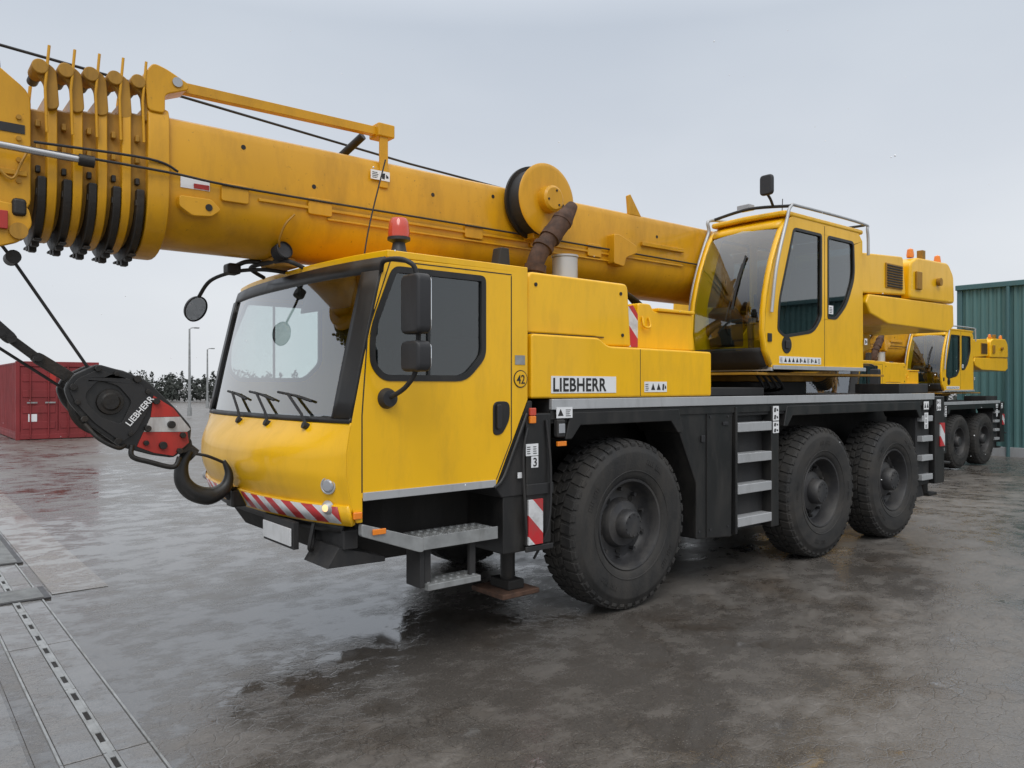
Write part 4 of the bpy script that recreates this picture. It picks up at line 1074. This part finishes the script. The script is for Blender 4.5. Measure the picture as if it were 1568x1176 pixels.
Cc = Vector((-4.563, -4.136)); Fv = Vector((.6347, .7727)); Rv = Vector((.7727, -.6347))
LEAF, nt_, b__ = nmat('distant_foliage')
nn_ = noise_tex(nt_, .8, 4); nt_.links.new(ramp(nt_, nn_, [(.3, (.022, .028, .025)), (.7, (.055, .060, .052))]), b__.inputs['Base Color']); b__.inputs['Roughness'].default_value = 1
vs = []; fs = []
rnd = random.Random(3)
def tri(c, s):
    b = len(vs)
    for i in range(3):
        vs.append((c[0] + rnd.uniform(-s, s), c[1] + rnd.uniform(-s, s), c[2] + rnd.uniform(-s, s)))
    fs.append((b, b + 1, b + 2))
t = -95
while t < 60:
    base = Vector((-4, -4)) + Fv * rnd.uniform(100, 125) + Rv * t
    h = rnd.uniform(2.4, 3.9) * (1.25 if rnd.random() < .2 else 1); wdt = h * rnd.uniform(.24, .42)
    conif = rnd.random() < .6
    for i in range(130):
        z = rnd.random() ** 1.3
        r = wdt * ((1 - z) if conif else math.sqrt(max(0, 1 - (2 * z - 1) ** 2)) * 1.1 + .1)
        a = rnd.uniform(0, 6.283); rr = r * math.sqrt(rnd.random())
        tri((base.x + math.cos(a) * rr, base.y + math.sin(a) * rr, z * h), .27)
    t += rnd.uniform(.2, .7)
mk('distant_tree_line', vs, fs, LEAF, smooth=False, recalc=False)
vs = []; fs = []
for i in range(14000):
    t = rnd.uniform(-105, 100); base = Vector((-4, -4)) + Fv * rnd.uniform(96, 100) + Rv * t
    hh = 2.5 + .6 * noise.noise(Vector((t * .15, 0, 0)))
    tri((base.x, base.y, rnd.random() * hh), .42)
mk('hedge', vs, fs, LEAF, smooth=False, recalc=False)

# falling snow
vs = []; fs = []
for i in range(150):
    Z = rnd.uniform(3, 14); a = rnd.uniform(-.7, .7)
    p = Cc + Fv * Z + Rv * a * Z; z = rnd.uniform(.02, 5.5); r = rnd.uniform(.003, .006); b = len(vs)
    for d in ((1, 0, 0), (-1, 0, 0), (0, 1, 0), (0, -1, 0), (0, 0, 1), (0, 0, -1)):
        vs.append((p.x + d[0] * r, p.y + d[1] * r, z + d[2] * r))
    for (q, w, e) in ((0, 2, 4), (2, 1, 4), (1, 3, 4), (3, 0, 4), (2, 0, 5), (1, 2, 5), (3, 1, 5), (0, 3, 5)):
        fs.append((b + q, b + w, b + e))
SNOW, _n, _b = nmat('snow'); _b.inputs['Base Color'].default_value = (.85, .87, .9, 1); _b.inputs['Roughness'].default_value = .6
mk('falling_snow', vs, fs, SNOW, recalc=False)

# ------------------------------------------------------------------ world, sun, camera
sun_az = Vector((-.62, -.78)); elev = R(48)
w = bpy.data.worlds.new('World'); sc.world = w; w.use_nodes = True
nt = w.node_tree; bg = nt.nodes['Background']; bg.inputs[1].default_value = .1
sky = nt.nodes.new('ShaderNodeTexSky'); sky.sky_type = 'NISHITA'; sky.sun_disc = False
sky.sun_elevation = elev; sky.sun_rotation = math.atan2(sun_az.x, sun_az.y); sky.dust_density = 4
tc = nt.nodes.new('ShaderNodeTexCoord'); sp = nt.nodes.new('ShaderNodeSeparateXYZ'); nt.links.new(tc.outputs['Generated'], sp.inputs[0])
rc = ramp(nt, sp.outputs[2], [(.0, (.45, .462, .475)), (.16, (.42, .438, .462)), (.42, (.33, .36, .40)), (.62, (.62, .64, .67)), (.9, (1, 1, 1))])
ns = nt.nodes.new('ShaderNodeTexNoise'); ns.inputs['Scale'].default_value = 2.2; ns.inputs['Detail'].default_value = 4
mp = nt.nodes.new('ShaderNodeMapping'); mp.inputs['Scale'].default_value = (1, 1, 2.4); nt.links.new(tc.outputs['Generated'], mp.inputs[0]); nt.links.new(mp.outputs[0], ns.inputs['Vector'])
cl = ramp(nt, ns.outputs['Fac'], [(.3, (.90, .91, .93)), (.7, (1.0, 1.0, 1.0))])
m1 = nt.nodes.new('ShaderNodeMix'); m1.data_type = 'RGBA'; m1.blend_type = 'MULTIPLY'; m1.inputs[0].default_value = 1
nt.links.new(rc, m1.inputs[6]); nt.links.new(cl, m1.inputs[7])
sc2 = nt.nodes.new('ShaderNodeVectorMath'); sc2.operation = 'SCALE'; sc2.inputs['Scale'].default_value = 18.8
nt.links.new(m1.outputs[2], sc2.inputs[0])
m2 = nt.nodes.new('ShaderNodeMix'); m2.data_type = 'RGBA'; m2.inputs[0].default_value = .94
nt.links.new(sky.outputs[0], m2.inputs[6]); nt.links.new(sc2.outputs[0], m2.inputs[7]); nt.links.new(m2.outputs[2], bg.inputs[0])

sl = bpy.data.lights.new('sun', 'SUN'); sl.energy = 1.15; sl.angle = R(30); sl.color = (1, .98, .95)
so = bpy.data.objects.new('sun', sl); COL.objects.link(so)
d = -Vector((sun_az.x * math.cos(elev), sun_az.y * math.cos(elev), math.sin(elev)))
so.rotation_euler = d.to_track_quat('-Z', 'Y').to_euler()

cam = bpy.data.cameras.new('camera'); cam.sensor_width = 36; cam.lens = 36 * 1178 / 1568; cam.clip_end = 3000; cam.clip_start = .05
co_ = bpy.data.objects.new('camera', cam); COL.objects.link(co_)
co_.location = (-4.563, -4.136, 1.8); co_.rotation_euler = (R(90), 0, R(-39.4)); cam.shift_y = 2 / 1568
sc.camera = co_
sc.view_settings.view_transform = 'Standard'
try: sc.view_settings.look = 'None'
except Exception: pass
sc.view_settings.exposure = 0
